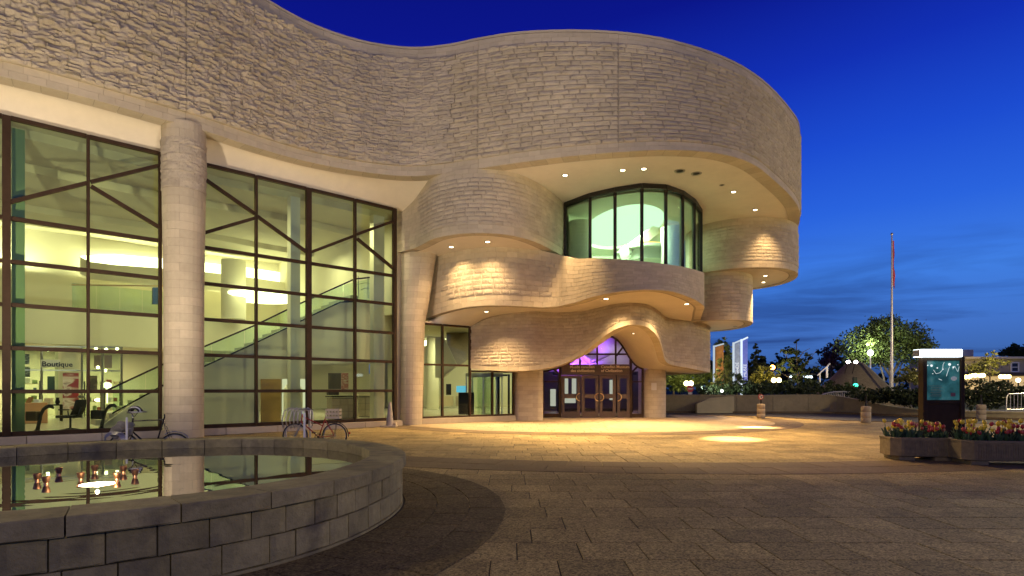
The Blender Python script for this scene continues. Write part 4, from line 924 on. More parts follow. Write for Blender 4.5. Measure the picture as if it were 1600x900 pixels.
# ================================================================== FOUNTAIN POOL
POOL = empty('fountain_pool', (-5.3, 7.3, 0), 'low round fountain basin of grey stone blocks in front of the glass wall', 'fountain')
M['pool_stone'] = mat('grey_pool_stone', (.30, .25, .125), .7, island=.22, var=((1.5, .18), (7, .22)), bump=((22, .012), (70, .004)), spec=.3, stain=(2.2, (.11, .09, .065), .55, .75))
M['pool_dark'] = mat('wet_basin', (.03, .028, .024), .5, var=((3, .3),))
mb = MB(); X = lambda o_, z: [Vector((p.x, p.y, z)) for p in cvP.line(o_, 'b', 120)]
mb.loft([X(-.09, 0), X(-.09, .53), X(-.40, .53), X(-.40, .12)]); CORE = mb.build('basin_wall', M['joint'], POOL)
mb = MB(); mb.loft([X(-.405, .525), X(-.405, .1)]); mb.poly(X(-.40, .12)[:-1]); mb.build('basin_lining', M['pool_dark'], POOL)
def curved_stone(name, s0, s1, o0, o1, z0, z1, mk, rough, parent, nu=5, nv=3):
    """stone with a worked face between offsets o0 (inside) and o1 (outside) of the pool line"""
    g = .006; ss = np.linspace(s0+g, s1-g, nu+1); mbv = []
    X_, Y_, _, _, nx, ny = cvP.at(ss % cvP.L)
    rows = []; c = .012; jz = random.uniform(-.003, .003)
    zs = [z0]+list(np.linspace(z0+c, z1-c, nv))+[z1]
    for k, z in enumerate(zs):
        edge = k in (0, len(zs)-1); r_ = []
        for i in range(nu+1):
            e2 = i in (0, nu); off = o1-(c if (edge or e2) else 0)
            if not edge and not e2: off += rough*(float(vnoise([[ss[i]*5, z*7, o1]], 2)[0])-.3)
            r_.append(Vector((X_[i]+nx[i]*off, Y_[i]+ny[i]*off, z+jz)))
        rows.append(r_)
    top = [Vector((X_[i]+nx[i]*(o1-c-.02), Y_[i]+ny[i]*(o1-c-.02), z1+jz+.001)) for i in range(nu+1)]
    inn = [Vector((X_[i]+nx[i]*(o0+c), Y_[i]+ny[i]*(o0+c), z1+jz)) for i in range(nu+1)]; inn2 = [Vector((X_[i]+nx[i]*o0, Y_[i]+ny[i]*o0, z1-c+jz)) for i in range(nu+1)]; inb = [Vector((X_[i]+nx[i]*o0, Y_[i]+ny[i]*o0, z0)) for i in range(nu+1)]
    rows += [top, inn, inn2, inb, rows[0]]
    m_ = MB(); m_.loft(rows); n_ = nu+1; b0 = [r[0] for r in rows[:-1]]; b1 = [r[-1] for r in rows[:-1]]
    m_.poly(b0) if False else m_.add(b0, [tuple(range(len(b0)))]); m_.add(b1, [tuple(range(len(b1)))])
    return m_.build(name, M[mk], parent)
n_ = 32
for i in range(n_): curved_stone('coping_stone', cvP.L*i/n_+random.uniform(-.0, .0), cvP.L*(i+1)/n_, -.50, .0, .532, .68, 'pool_stone', .022, POOL)
for c_, (z0, z1) in enumerate(((.03, .272), (.282, .524))):
    s_ = random.uniform(0, .3); e = [s_]
    while e[-1] < s_+cvP.L-.25: e.append(e[-1]+random.uniform(.27, .44))
    e[-1] = s_+cvP.L
    for a, b in zip(e[:-1], e[1:]): curved_stone('wall_stone', a, b, -.2, -.045+random.uniform(-.006, .006), z0, z1, 'pool_stone', .016, CORE)
mb = MB(); mb.loft([X(-.03, .0), X(-.03, .028), X(-.2, .028)]); mb.build('basin_footing', M['pool_stone'], POOL)
# water: dark, mirror-like, faint ripples round the jets
def water():
    m = bpy.data.materials.new('pool_water'); m.use_nodes = True; n = m.node_tree.nodes; l = m.node_tree.links; n.clear()
    o = n.new('ShaderNodeOutputMaterial'); t = n.new('ShaderNodeBsdfTransparent'); t.inputs[0].default_value = (.25, .30, .24, 1); g = n.new('ShaderNodeBsdfGlossy'); g.inputs['Roughness'].default_value = .012
    lw = n.new('ShaderNodeFresnel'); lw.inputs[0].default_value = 1.6; a = n.new('ShaderNodeMapRange'); a.inputs[1].default_value = 0; a.inputs[2].default_value = .45; a.inputs[3].default_value = .12; a.inputs[4].default_value = .92; l.new(lw.outputs[0], a.inputs[0])
    tc_ = n.new('ShaderNodeTexCoord'); q = n.new('ShaderNodeTexNoise'); q.inputs['Scale'].default_value = 2.2; q.inputs['Detail'].default_value = 2; l.new(tc_.outputs['Object'], q.inputs[0])
    lamp = G(152, 757, .53); geo = n.new('ShaderNodeNewGeometry'); dst = n.new('ShaderNodeVectorMath'); dst.operation = 'DISTANCE'; l.new(geo.outputs['Position'], dst.inputs[0]); dst.inputs[1].default_value = tuple(lamp)
    def mth(op, a_, b_=None):
        k = n.new('ShaderNodeMath'); k.operation = op
        for i_, v_ in enumerate((a_, b_)):
            if v_ is None: continue
            if isinstance(v_, (int, float)): k.inputs[i_].default_value = v_
            else: l.new(v_, k.inputs[i_])
        return k.outputs[0]
    jit = mth('MULTIPLY', q.outputs[0], 5.0); ring_ = mth('SINE', mth('ADD', mth('MULTIPLY', dst.outputs['Value'], 34.0), jit)); fall = mth('EXPONENT', mth('MULTIPLY', dst.outputs['Value'], -1.5)); hgt = mth('ADD', mth('MULTIPLY', mth('MULTIPLY', ring_, fall), .35), q.outputs[0])
    b = n.new('ShaderNodeBump'); b.inputs['Strength'].default_value = .012; b.inputs['Distance'].default_value = .05; l.new(hgt, b.inputs['Height']); l.new(b.outputs[0], g.inputs['Normal'])
    x = n.new('ShaderNodeMixShader'); l.new(a.outputs[0], x.inputs[0]); l.new(t.outputs[0], x.inputs[1]); l.new(g.outputs[0], x.inputs[2]); l.new(x.outputs[0], o.inputs[0]); return m
mb = MB(); mb.poly(X(-.41, .53)[:-1]); tag(mb.build('water', water()), kind='structure')
# copper jets and the lamp among them
JG = 'copper jets standing in the pool'
jets = [(58,752),(72,757),(92,742),(126,750),(148,738),(193,739),(211,745),(183,750)]
jl = ['leftmost copper fountain jet, standing clear in the pool','copper fountain jet second from the left, lowest in the pool','copper fountain jet third from the left, set a little farther back','copper fountain jet just left of the bright pool lamp','copper fountain jet right behind the bright pool lamp','copper fountain jet behind the right end of the jet ring','rightmost copper fountain jet in the pool','copper fountain jet just right of the bright pool lamp']
for (u, v), lb in zip(jets, jl):
    p = G(u, v, .53); e = empty('fountain_jet', (p.x, p.y, .53), lb, 'fountain jet', JG)
    mb = MB(); mb.lathe([(.022,-.42),(.022,.05)], (0,0,0), 10); mb.build('stem', M['copper'], e, local=True, smooth=40)
    mb = MB(); mb.lathe([(.022,.02),(.030,.03),(.042,.085),(.034,.09),(.02,.07)], (0,0,0), 14); mb.build('nozzle', M['copper'], e, local=True, smooth=40)
p = G(152, 757, .53); e = empty('pool_lamp', (p.x, p.y, .53), 'bright lamp shining at the water surface among the copper jets', 'pool lamp')
mb = MB(); mb.lathe([(.09,-.42),(.09,-.05),(.16,-.03),(.19,.001),(.17,.003)], (0,0,0), 20, False); mb.build('housing', M['copper'], e, local=True, smooth=40)
mb = MB(); mb.lathe([(.001,.012),(.10,.010),(.17,.004)], (0,0,0), 20, False); mb.build('lens', emis('pool_lamp_lens', (1.0, .88, .60), 22), e, local=True)
point('pool_lamp_light', (p.x, p.y, .61), 60, (1, .82, .5), .015)

# ================================================================== BICYCLES AND RACKS
def bike(name, label, frame_mat, loc, rz, step_through=False, lift=0.0):
    e = empty(name, loc, label, 'bicycle', 'bicycles parked by the glass wall', rz)
    r = .335; A, B = Vector((-.53,0,r)), Vector((.53,0,r)); bb = Vector((.10,0,.29)); seat = Vector((.29+lift*.15,0,.86+lift)); head = Vector((-.34,0,.92+lift*.4)); hl = Vector((-.37,0,.68))
    mb = MB(); 
    mb.tube([bb, seat+Vector((-.0,0,-.02))], .016); mb.tube([hl, head], .02)
    mb.tube([hl+Vector((.01,0,.03)), bb], .018)
    mb.tube([head-Vector((0,0,.06)), (bb.lerp(seat, .55) if step_through else seat-Vector((.02,0,.08)))], .016)
    for s in (-1, 1):
        mb.tube([bb+Vector((0,.03*s,0)), B+Vector((0,.06*s,0))], .010, 6); mb.tube([seat-Vector((.02,-.02*s,.1)), B+Vector((0,.06*s,0))], .009, 6)
    fr = mb.build('frame', frame_mat, e, local=True, smooth=50)
    mb = MB()
    for s in (-1, 1): mb.tube([hl+Vector((0,.02*s,0)), hl+Vector((-.02,.05*s,-.06)), A+Vector((0,.05*s,0))], .012, 6)
    mb.build('fork', M['steel'] if step_through else frame_mat, e, local=True, smooth=50)
    for c, nm in ((A, 0), (B, 1)):
        w = empty('wheel', (0,0,0)); w.parent = e; w.location = c
        mb = MB(); mb.tube([Vector((r*.96*math.cos(2*PI*k/36), 0, r*.96*math.sin(2*PI*k/36))) for k in range(36)], .019, 6, True); mb.build('tyre', M['black'], w, local=True, smooth=True)
        mb = MB(); mb.tube([Vector((r*.89*math.cos(2*PI*k/36), 0, r*.89*math.sin(2*PI*k/36))) for k in range(36)], .010, 5, True)
        for k in range(20):
            t = 2*PI*k/20; mb.tube([Vector((0,.02*(-1)**k,0)), Vector((r*.89*math.cos(t), 0, r*.89*math.sin(t)))], .0028, 3)
        mb.tube([Vector((0,-.05,0)), Vector((0,.05,0))], .022, 8); mb.build('rim', M['steel'], w, local=True)
    mb = MB(); st = seat+Vector((0,0,.04)); mb.loft([[st+Vector((x, y*wd, z)) for y in (-1,-.5,0,.5,1)] for x, wd, z in ((-.14,.012,.0),(-.06,.03,.012),(.03,.055,.015),(.10,.085,.028),(.14,.07,.03))]); mb.loft([[st+Vector((x, y*wd, z-.035)) for y in (-1,0,1)] for x, wd, z in ((-.14,.012,.01),(.03,.05,.02),(.14,.07,.035))])
    mb.tube([seat-Vector((0,0,.03)), st], .013, 6); mb.build('saddle', M['black'], e, local=True, smooth=60)
    mb = MB(); hb = head+Vector((-.02,0,.10)); mb.tube([head-Vector((0,0,.02)), hb], .014, 6); mb.tube([hb+Vector((.12,-.27,.02)), hb+Vector((.02,-.2,.03)), hb, hb+Vector((.02,.2,.03)), hb+Vector((.12,.27,.02))], .012, 6)
    for s in (-1, 1): mb.tube([hb+Vector((.03,.2*s,.03)), hb+Vector((.14,.275*s,.02))], .018, 6)
    mb.build('handlebar', M['steel'], e, local=True, smooth=50)
    mb = MB(); mb.tube([bb+Vector((.09*math.cos(2*PI*k/20), -.045, .09*math.sin(2*PI*k/20))) for k in range(20)], .008, 5, True); mb.tube([bb+Vector((0,-.06,0)), bb+Vector((0,.06,0))], .03, 8)
    for s in (-1, 1): mb.tube([bb+Vector((0,.065*s,0)), bb+Vector((.10*s,.07*s,-.13*s))], .010, 5); mb.box(bb+Vector((.10*s,.12*s,-.13*s)), (.09,.09,.022))
    for s in (-1, 1): mb.tube([bb+Vector((0,-.045,.088*s)), B+Vector((0,-.045,.035*s))], .006, 4)
    mb.build('crank', M['dark'], e, local=True)
    mb = MB()
    mb.tube([B+Vector((r*1.1*math.cos(t), 0, r*1.1*math.sin(t))) for t in np.linspace(-.1, 2.2, 14)], .012, 5); mb.build('mudguard', M['steel'] if not step_through else M['black'], e, local=True)
    mb = MB(); mb.sphere((.93,0,.40), .028); mb.build('rear_reflector', mat('reflector_red', (.6,.05,.03), .2), e, local=True)
    return e
M['bike_red'] = mat('red_bicycle_paint', (.30, .02, .015), .3, var=((6, .2),)); M['bike_black'] = mat('black_bicycle_paint', (.02, .02, .022), .25)
b1 = bike('bicycle', 'black bicycle with dropped front loaded with a grey bag beside the round column', M['bike_black'], (-7.68, 12.2, 0), .03, lift=.17)
b2 = bike('bicycle', 'red step-through bicycle with a cream crate behind the saddle', M['bike_red'], (-5.37, 15.7, 0), .05, True)
# cream crate on the red bicycle (fixed to its rack)
M['cream'] = mat('cream_plastic', (.62, .50, .32), .55)
mb = MB(); ox, oz = .50, .93
for sy in (-1, 1):
    for k in range(3): mb.box((ox, sy*.13, oz-.1+k*.1), (.36, .012, .055))
    for k in range(5): mb.box((ox-.17+k*.085, sy*.13, oz), (.02, .016, .26))
for sx in (-1, 1):
    for k in range(3): mb.box((ox+sx*.18, 0, oz-.1+k*.1), (.012, .25, .055))
mb.box((ox, 0, oz-.13), (.36, .26, .012)); mb.build('crate', M['cream'], b2, local=True)
mb = MB()
for s in (-1, 1): mb.tube([Vector((.36,.05*s,.78)), Vector((.7,.05*s,.78))], .008, 5); mb.tube([Vector((.6,.05*s,.78)), Vector((.53,.06*s,.36))], .006, 5)
mb.build('rear_rack', M['dark'], b2, local=True)
# grey bag, helmet and cable coil carried at the front of the black bicycle
M['bag'] = mat('grey_fabric', (.20, .19, .17), .8, var=((9, .35),), bump=((14, .03),))
bx, by = -8.2, 12.12
mb = MB(); b0 = 0
for (dx, dz, r_, sx_, sz_) in ((.12,.84,.14,1.25,.62),(.0,.76,.13,1.2,.8),(-.12,.68,.11,1.0,1.0),(.2,.74,.09,.8,1.2)): mb.sphere((bx+dx, by-.06, dz), r_, 16, 10, (sx_, .55, sz_))
mb.v = [(x+.07*(vnoise([[x*9, z*9, 1]], 3)[0]-.5), y+.05*(vnoise([[x*11, z*11, 2]], 4)[0]-.5), z+.08*(vnoise([[x*10, z*10, 3]], 5)[0]-.5)) for x, y, z in mb.v]
o = mb.build('grey_bag', M['bag'], smooth=True); tag(o, 'crumpled grey bag hung over the front of the black bicycle', 'bag')
hx_, hz_ = bx+.27, 1.13
hm = empty('helmet', (hx_, by-.02, hz_), 'black and white striped cycle helmet strapped on the handlebar of the black bicycle', 'helmet')
for k in range(5):
    mb = MB(); mb.tube([Vector(((.125-.010*abs(k-2))*math.cos(t)+.02, -.06+.03*k, (.105-.018*abs(k-2))*math.sin(t))) for t in np.linspace(-.1, PI+.1, 10)], [.012,.018,.02,.02,.02,.02,.02,.02,.018,.012], 6); mb.build('shell_rib', M['black'] if k != 1 else M['white'], hm, local=True, smooth=True)
mb = MB(); mb.tube([Vector((.13*math.cos(t)+.02, .085*math.sin(t), -.01)) for t in np.linspace(0, 2*PI, 20, endpoint=False)], .013, 6, True); mb.build('shell_rim', M['white'], hm, local=True, smooth=True)
mb = MB(); mb.tube([Vector((.10,-.05,-.02)), Vector((.03,-.06,-.12)), Vector((-.04,-.05,-.02))], .008, 5); mb.build('strap', M['black'], hm, local=True)
mb = MB()
for k in range(7): mb.tube([Vector((bx-.08+(.235-.012*k)*math.cos(t), by-.10-.008*k, .53+(.20-.012*k)*math.sin(t))) for t in np.linspace(0, 2*PI, 28, endpoint=False)], .006, 5, True)
tag(mb.build('cable_coil', M['steel'], smooth=True), 'coiled pale cable lock hanging at the front wheel of the black bicycle', 'cable lock')
# rack posts and hoop rack
def post(u, vtop, Y, r, label, name='rack_post'):
    p = Vector((PX(u, Y), Y, 0)); mb = MB(); h = zat(vtop, Y); mb.lathe([(r*1.6,0),(r*1.6,.02),(r,.03),(r,h-.02),(r*.7,h)], p, 12); o = mb.build(name, M['white'], smooth=40); tag(o, label, 'bike rack post', 'white bike rack posts'); return o
post(198, 652, 11.95, .02, 'white rack post in front of the coiled cable of the black bicycle')
post(206, 668, 12.4, .02, 'short white rack post behind the front wheel of the black bicycle')
post(475.5, 645, 15.4, .028, 'white rack post in front of the red bicycle')
M['hoop'] = mat('pale_rack_steel', (.55, .52, .46), .35, .6)
rk = empty('bike_rack', (-6.1, 16.0, 0), 'pale metal bike rack with a row of leaning hoops behind the red bicycle', 'bike rack')
for k in range(6):
    x = -6.33+k*.105; mb = MB(); mb.tube([Vector((x-.02,16.0,.50)), Vector((x-.06,16.0,.75)), Vector((x-.02,16.05,.98)), Vector((x+.10,16.1,1.08)), Vector((x+.22,16.1,1.0)), Vector((x+.25,16.1,.75)), Vector((x+.22,16.1,.55))], .016, 7); mb.build('hoop', M['hoop'], rk, smooth=True)
mb = MB(); mb.tube([(-6.4,16.05,.55),(-5.55,16.05,.55)], .02, 7); mb.tube([(-6.3,16.05,.55),(-6.3,16.05,0)], .025, 7); mb.tube([(-5.62,16.05,1.0),(-5.62,16.05,0)], .025, 7); mb.tube([(-6.24,16.1,1.07),(-5.62,16.1,1.0)], .014, 6); mb.build('rack_rail', M['hoop'], rk, smooth=40)
# grey cone by the glass
gx, gy = PX(607, 24.3), 24.3
cn = empty('traffic_cone', (gx, gy, 0), 'slim grey cone on a square base at the right end of the tall glass wall', 'cone')
mb = MB(); mb.lathe([(.19,.06),(.17,.1),(.075,.9),(.05,1.04),(.02,1.06)], (.06,0,0), 14); mb.build('cone_body', mat('grey_rubber', (.30,.26,.23), .7, var=((6,.2),)), cn, local=True, smooth=50)
mb = MB(); mb.bbox((.02,0,.035), (.66,.46,.07), .015); mb.bbox((.18,.05,.13), (.3,.3,.1), .02); mb.build('cone_base', M['stone_smooth'], cn, local=True)

# ================================================================== THINGS SEEN THROUGH THE GLASS
def ipz(u, dep, z):
    r = (u-CX)/F; Y = ((G0+GN*dep).dot(GN))/(r*GN.x+GN.y); return Vector((r*Y, Y, z))
FZ = .2
p = ipz(110, 1.7, FZ); ch = empty('office_chair', p, 'black swivel office chair standing inside the glass below the Boutique sign', 'chair')
mb = MB()
for k in range(5): t = 2*PI*k/5+.3; mb.tube([Vector((0,0,.11)), Vector((.32*math.cos(t), .32*math.sin(t), .06))], [.028,.018], 6); mb.sphere((.33*math.cos(t), .33*math.sin(t), .035), .035, 8, 5)
mb.tube([(0,0,.1),(0,0,.46)], .03, 8); mb.build('swivel_base', M['black'], ch, local=True)
mb = MB(); mb.bbox((-.05,0,.5), (.54,.5,.09), .03); mb.build('seat', M['black'], ch, local=True)
mb = MB(); mb.slab([Vector((.16,-.23,.56)), Vector((.27,-.23,.8)), Vector((.32,-.2,1.05)), Vector((.32,.2,1.05)), Vector((.27,.23,.8)), Vector((.16,.23,.56))], (.07,0,0)); mb.tube([(.1,0,.46),(.28,0,.56),(.34,0,.8)], .03, 6); mb.build('backrest', M['black'], ch, local=True)
for s in (-1, 1):
    mb = MB(); mb.tube([(.15,.27*s,.5),(.13,.28*s,.7)], .02, 6); mb.bbox((.0,.28*s,.73), (.34,.07,.04), .012); mb.build('armrest', M['black'], ch, local=True)
mb = MB(); mb.sphere((.36,0,1.15), .09, 8, 6, (1,1.4,.6)); mb.build('headrest', M['steel'], ch, local=True)
def stand(u, dep, label, boxmat):
    p = ipz(u, dep, FZ); e = empty('display_stand', p, label, 'stand', 'swan-necked stands behind the glass')
    mb = MB(); mb.tube([(0,0,.05),(.05,0,.3),(.12,0,.6),(.2,0,.76),(.32,0,.85),(.44,0,.86),(.52,0,.8)], [.06,.05,.045,.05,.06,.06,.03], 10); mb.build('neck', M['black'], e, local=True, smooth=True)
    mb = MB(); mb.lathe([(.26,0),(.24,.04),(.08,.1),(.05,.14)], (0,0,0), 18); mb.build('foot', M['black'], e, local=True, smooth=40)
    mb = MB(); mb.bbox((-.12,.02,.55), (.36,.24,.3), .02); mb.build('box', boxmat, e, local=True)
stand(58, 1.4, 'black swan-necked stand with a brown box, left of the office chair', mat('brown_box', (.08,.055,.03), .6))
stand(158, 1.4, 'black swan-necked stand with a black box, right of the office chair', M['black'])
# shop goods
def panel(name, u0, v0, u1, v1, dep, m, label, cat, thick=.03, group=None):
    mb = MB(); mb.slab([IP(u0, v0, dep), IP(u1, v0, dep), IP(u1, v1, dep), IP(u0, v1, dep)], GN*thick); o = mb.build(name, m); tag(o, label, cat, group); return o
def print_mat(name, cols, sc=2.0, dirz=True):
    m = bpy.data.materials.new(name); m.use_nodes = True; n = m.node_tree.nodes; l = m.node_tree.links; b = n['Principled BSDF']; t = n.new('ShaderNodeTexCoord'); q = n.new('ShaderNodeTexNoise'); q.inputs['Scale'].default_value = sc; q.inputs['Detail'].default_value = 3; q.inputs['Distortion'].default_value = 1.0
    mp_ = n.new('ShaderNodeMapping'); mp_.inputs['Scale'].default_value = (1, 1, 2.2); l.new(t.outputs['Object'], mp_.inputs[0]); l.new(mp_.outputs[0], q.inputs[0]); r = n.new('ShaderNodeValToRGB'); r.color_ramp.elements[0].position = .3; r.color_ramp.elements[1].position = .7
    while len(r.color_ramp.elements) < len(cols): r.color_ramp.elements.new(.5)
    for i, (e_, c) in enumerate(zip(r.color_ramp.elements, cols)): e_.position = .3+.4*i/(len(cols)-1); e_.color = tuple(c)+(1,)
    l.new(q.outputs[0], r.inputs[0]); l.new(r.outputs[0], b.inputs['Base Color']); b.inputs['Roughness'].default_value = .5; return m
panel('poster', 98, 583, 123, 640, 11.6, print_mat('red_poster_print', [(.30,.03,.03),(.25,.05,.04),(.6,.5,.42),(.12,.04,.03)], 1.3), 'tall red exhibition poster on the column behind the office chair', 'poster')
sg = panel('shop_sign', 63.5, 562, 94, 574, 11.8, mat('sign_face', (.55,.52,.44), .5), 'pale hanging shop sign reading Boutique', 'sign')
ang = math.atan2(GD.y, GD.x)
q = IP(65, 572, 11.72); text('Boutique', q, .31, mat('sign_ink', (.015,.015,.03), .5), sg, (PI/2,0,ang), 'LEFT', .004, sx=1.0)
gm = mat('dark_green_print', (.05,.07,.05), .5)
panel('picture', 74, 588, 91, 612, 13.5, gm, 'dark green picture on the shop wall under the Boutique sign', 'picture')
panel('picture', 137, 587, 152, 612, 13.4, print_mat('dark_print', [(.03,.02,.015),(.16,.10,.05)], 2), 'dark brown picture in the shop right of the red poster', 'picture')
panel('wall_panel', 147, 555, 159, 575, 13, mat('brown_panel', (.16,.10,.07), .6), 'brown square panel high in the shop, left of its pair', 'panel'); panel('wall_panel', 163, 555, 175, 575, 13, mat('brown_panel2', (.2,.13,.1), .6), 'brown square panel high in the shop, right of its pair', 'panel')
wm = print_mat('framed_print', [(.5,.48,.42),(.1,.09,.08),(.5,.48,.42)], 5)
panel('framed_print', 37, 553, 46, 569, 13, wm, 'upper small framed print at the left end of the shop', 'framed print'); panel('framed_print', 38, 573, 47, 589, 13, wm, 'lower small framed print at the left end of the shop', 'framed print')
mb = MB(); a, b = IP(34, 632, 9.5), IP(98, 632, 9.5); mb.slab([a, b, b+GN*.7, a+GN*.7], (0,0,-.05))
for t in (.02, .5, .98):
    for dd in (.05, .6): q = a.lerp(b, t)+GN*dd; mb.beam(q, (q.x, q.y, FZ), .05, .05)
o = mb.build('display_table', M['dark']); tag(o, 'long dark display table in the shop with goods on top', 'table')
mb = MB(); c_ = IP(52, 634, 8.6); mb.bbox((c_.x, c_.y, .62), (.9, .5, .84), .02, Rz); tag(mb.build('display_cabinet', mat('terracotta_cabinet', (.40,.20,.10), .6)), 'orange brown cabinet front below the dark display table', 'cabinet')
gl = ['small open picture frame on the display table','pale stack of goods on the display table','white boxed goods on the display table','small dark vase on the display table']
for i, (u, w, h, m_) in enumerate(((43,.34,.3,mat('frame_wood',(.25,.11,.03),.5)),(58,.3,.22,M['white']),(75,.35,.28,M['cream']),(90,.14,.3,M['dark']))):
    q = IP(u, 632, 9.8); mb = MB(); 
    if i == 3: mb.lathe([(.05,0),(.09,.1),(.05,.24),(.07,.3)], (q.x, q.y, q.z+.004), 12)
    elif i == 0: mb.beam((q.x,q.y,q.z+.02), (q.x+.05,q.y+.12,q.z+h), w, .03)
    else: mb.bbox((q.x, q.y, q.z+h/4+.003), (w, .2, h/2), .01); mb.bbox((q.x+.03, q.y, q.z+h*.75+.003), (w*.8, .18, h/2-.01), .01)
    tag(mb.build(['open_picture','goods_stack','boxed_goods','vase'][i], m_), gl[i], ['frame','goods','goods','vase'][i])
goods_m = [mat('goods_%d' % i, c, .5) for i, c in enumerate(((.55,.45,.30),(.30,.07,.05),(.08,.12,.16),(.60,.58,.50),(.20,.25,.10)))]
gr_ = random.Random(3)
for (u0, u1, dep, lb) in ((132,158,14.2,'tall shop shelf of small goods right of the red poster'),(163,188,14.2,'tall shop shelf of small goods beside the foot of the stair'),(34,62,14.4,'tall shop shelf of small goods below the framed prints')):
    a, b = ipz(u0, dep, FZ), ipz(u1, dep, FZ); ln = (b-a).length; e = empty('shop_shelf', a.lerp(b, .5), lb, 'shelf', 'shelves of the shop'); e.rotation_euler = (0,0,ang)
    for sx in (-1, 1): mb = MB(); mb.box((sx*ln/2,0,.9), (.04,.35,1.8)); mb.build('upright', M['dark'], e, local=True)
    for k in range(4):
        mb = MB(); mb.box((0,0,.3+k*.45), (ln-.05,.34,.03)); mb.build('shelf_board', M['cream'], e, local=True)
        x = -ln/2+.1
        while x < ln/2-.15:
            w = gr_.uniform(.08,.22); h = gr_.uniform(.1,.32); mb = MB(); mb.bbox((x+w/2,-.02,.316+k*.45+h/2), (w,.2,h), .01); tag(mb.build('goods', gr_.choice(goods_m), e, local=True)); x += w+gr_.uniform(.03,.14)
for i, (u, v, d_) in enumerate(((150,545,12.6),(166,546,12.6),(153,574,12.8),(165,579,12.8),(75,547,12.6),(183,545,12.6))):
    q = IP(u, v, d_); mb = MB(); mb.sphere((q.x, q.y, q.z), .07, 8, 6); mb.build('spot_lamp', M['lamp_warm'], ROOT)
mb = MB(); q = IP(167.5, 602, 13.0); mb.sphere((q.x, q.y, q.z), .2, 12, 8, (1,1,.8)); mb.tube([(q.x,q.y,q.z-.9),(q.x,q.y,q.z-.1)], .03, 6); tag(mb.build('table_lamp', emis('table_lamp', (1.0,.85,.55), 3.5), smooth=True), 'small glowing table lamp in the shop left of the stair glass', 'lamp')
panel('blue_display', 239, 449, 250, 475, 11.6, mat('blue_display', (.05,.10,.22), .4), 'narrow blue display panel on the gallery beside the round column', 'display panel', .25)
# right part of the lobby
def counter(u0, u1, dep, h, label, m_, top=None):
    a, b = ipz(u0, dep, FZ), ipz(u1, dep, FZ); e = empty('counter', a.lerp(b, .5), label, 'counter', 'lobby counters'); ln = (b-a).length
    mb = MB(); n_ = max(3, int(ln/.5))
    mb.bbox((0,.25,h/2-.03), (ln,.5,h-.06), .01); o1 = mb.build('body', M['mortar'], e, local=True)
    for k in range(n_):
        for j in range(3): mb = MB(); mb.bbox((-ln/2+ln*(k+.5)/n_, -.012, .02+(h-.12)*(j+.5)/3), (ln/n_-.02, .03, (h-.12)/3-.015), .006); mb.build('stone_panel', m_, e, local=True)
    mb = MB(); mb.bbox((0,.25,h), (ln+.12,.66,.06), .01); mb.build('top', top or M['cream'], e, local=True); e.rotation_euler = (0,0,ang); return e
counter(518, 556, 3.6, 1.05, 'stone fronted counter with a dark arch display, in the right of the tall glass', M['stone_smooth'], M['dark'])
counter(560, 590, 4.6, 1.1, 'pale stone reception counter nearest the grey cone', M['stone_smooth'])
panel('arched_screen', 513, 583, 533, 608, 5.2, mat('dark_arch', (.10,.085,.05), .6), 'dark low screen on the lobby counter', 'screen')
panel('framed_picture', 533.5, 583, 544.5, 611, 6.5, print_mat('framed_red', [(.5,.45,.35),(.3,.08,.05),(.5,.45,.35)], 3), 'framed reddish picture on the lobby wall right of the dark screen', 'picture')
panel('information_screen', 577, 569, 595, 584, 5.5, emis('info_screen', (.08,.16,.42), .8), 'blue information screen hanging in the lobby above the counter', 'screen')
mb = MB(); mb.bbox(ipz(520, 3.2, FZ+1.25), (.5, .3, .25), .03, Rz); tag(mb.build('cash_register', M['black']), 'black cash register on the stone fronted counter', 'cash register')
panel('bright_display', 441, 592, 478, 650, 9, emis('lit_display', (1.0,.95,.62), .75), 'brightly lit display wall beyond the ochre door', 'display')
mb = MB(); mb.lathe([(.45,0),(.45,1.4),(.2,1.75),(.02,1.8)], ipz(458, 6.5, FZ), 16); tag(mb.build('model_tipi', mat('pale_cloth', (.5,.48,.38), .7)), 'pale rounded display piece inside the glass behind the bicycle rack', 'display')
# deeper hall behind the entrance glazing
def hp(u, v, Y): return P(u, v, Y)
def hpanel(name, u0, v0, u1, v1, Y, m_, label, cat, t=.1):
    mb = MB(); mb.slab([hp(u0,v0,Y), hp(u1,v0,Y), hp(u1,v1,Y), hp(u0,v1,Y)], (0,t,0)); o = mb.build(name, m_); tag(o, label, cat); return o
mb = MB(); mb.slab([Vector((-9.5,44,.2)), Vector((1.3,44,.2)), Vector((1.3,44,5.1)), Vector((-9.5,44,5.1))], (0,.2,0)); mb.build('hall_wall', M['int_wall'], ROOT)
mb = MB(); mb.slab([Vector((1.1,33.3,.2)), Vector((1.3,33.3,.2)), Vector((1.3,44,.2)), Vector((1.1,44,.2))], (0,0,4.9)); mb.build('hall_wall', M['int_wall'], ROOT)
mb = MB(); mb.slab([Vector((-4.7,26.9,5.1)), Vector((1.2,31.3,5.1)), Vector((1.2,44,5.1)), Vector((-9.5,44,5.1))], (0,0,.1)); mb.build('hall_ceiling', M['int_ceil'], ROOT)
mb = MB(); mb.slab([hp(660,533,40), hp(704,520,40), hp(704,527,40), hp(660,541,40)], (0,.3,0)); mb.build('hall_cove', M['cove'], ROOT)
mb = MB(); mb.slab([hp(697,520,36), hp(732,517,36), hp(732,560,34), hp(716,572,33), hp(700,545,34)], (0,.5,0)); mb.build('sloping_stone_wall', M['stone'], ROOT)
mb = MB(); mb.slab([hp(680,527,34), hp(692,525,34), hp(714,570,33), hp(690,592,33), hp(680,590,33)], (0,.5,0)); mb.build('hanging_wall', M['int_wall'], ROOT)
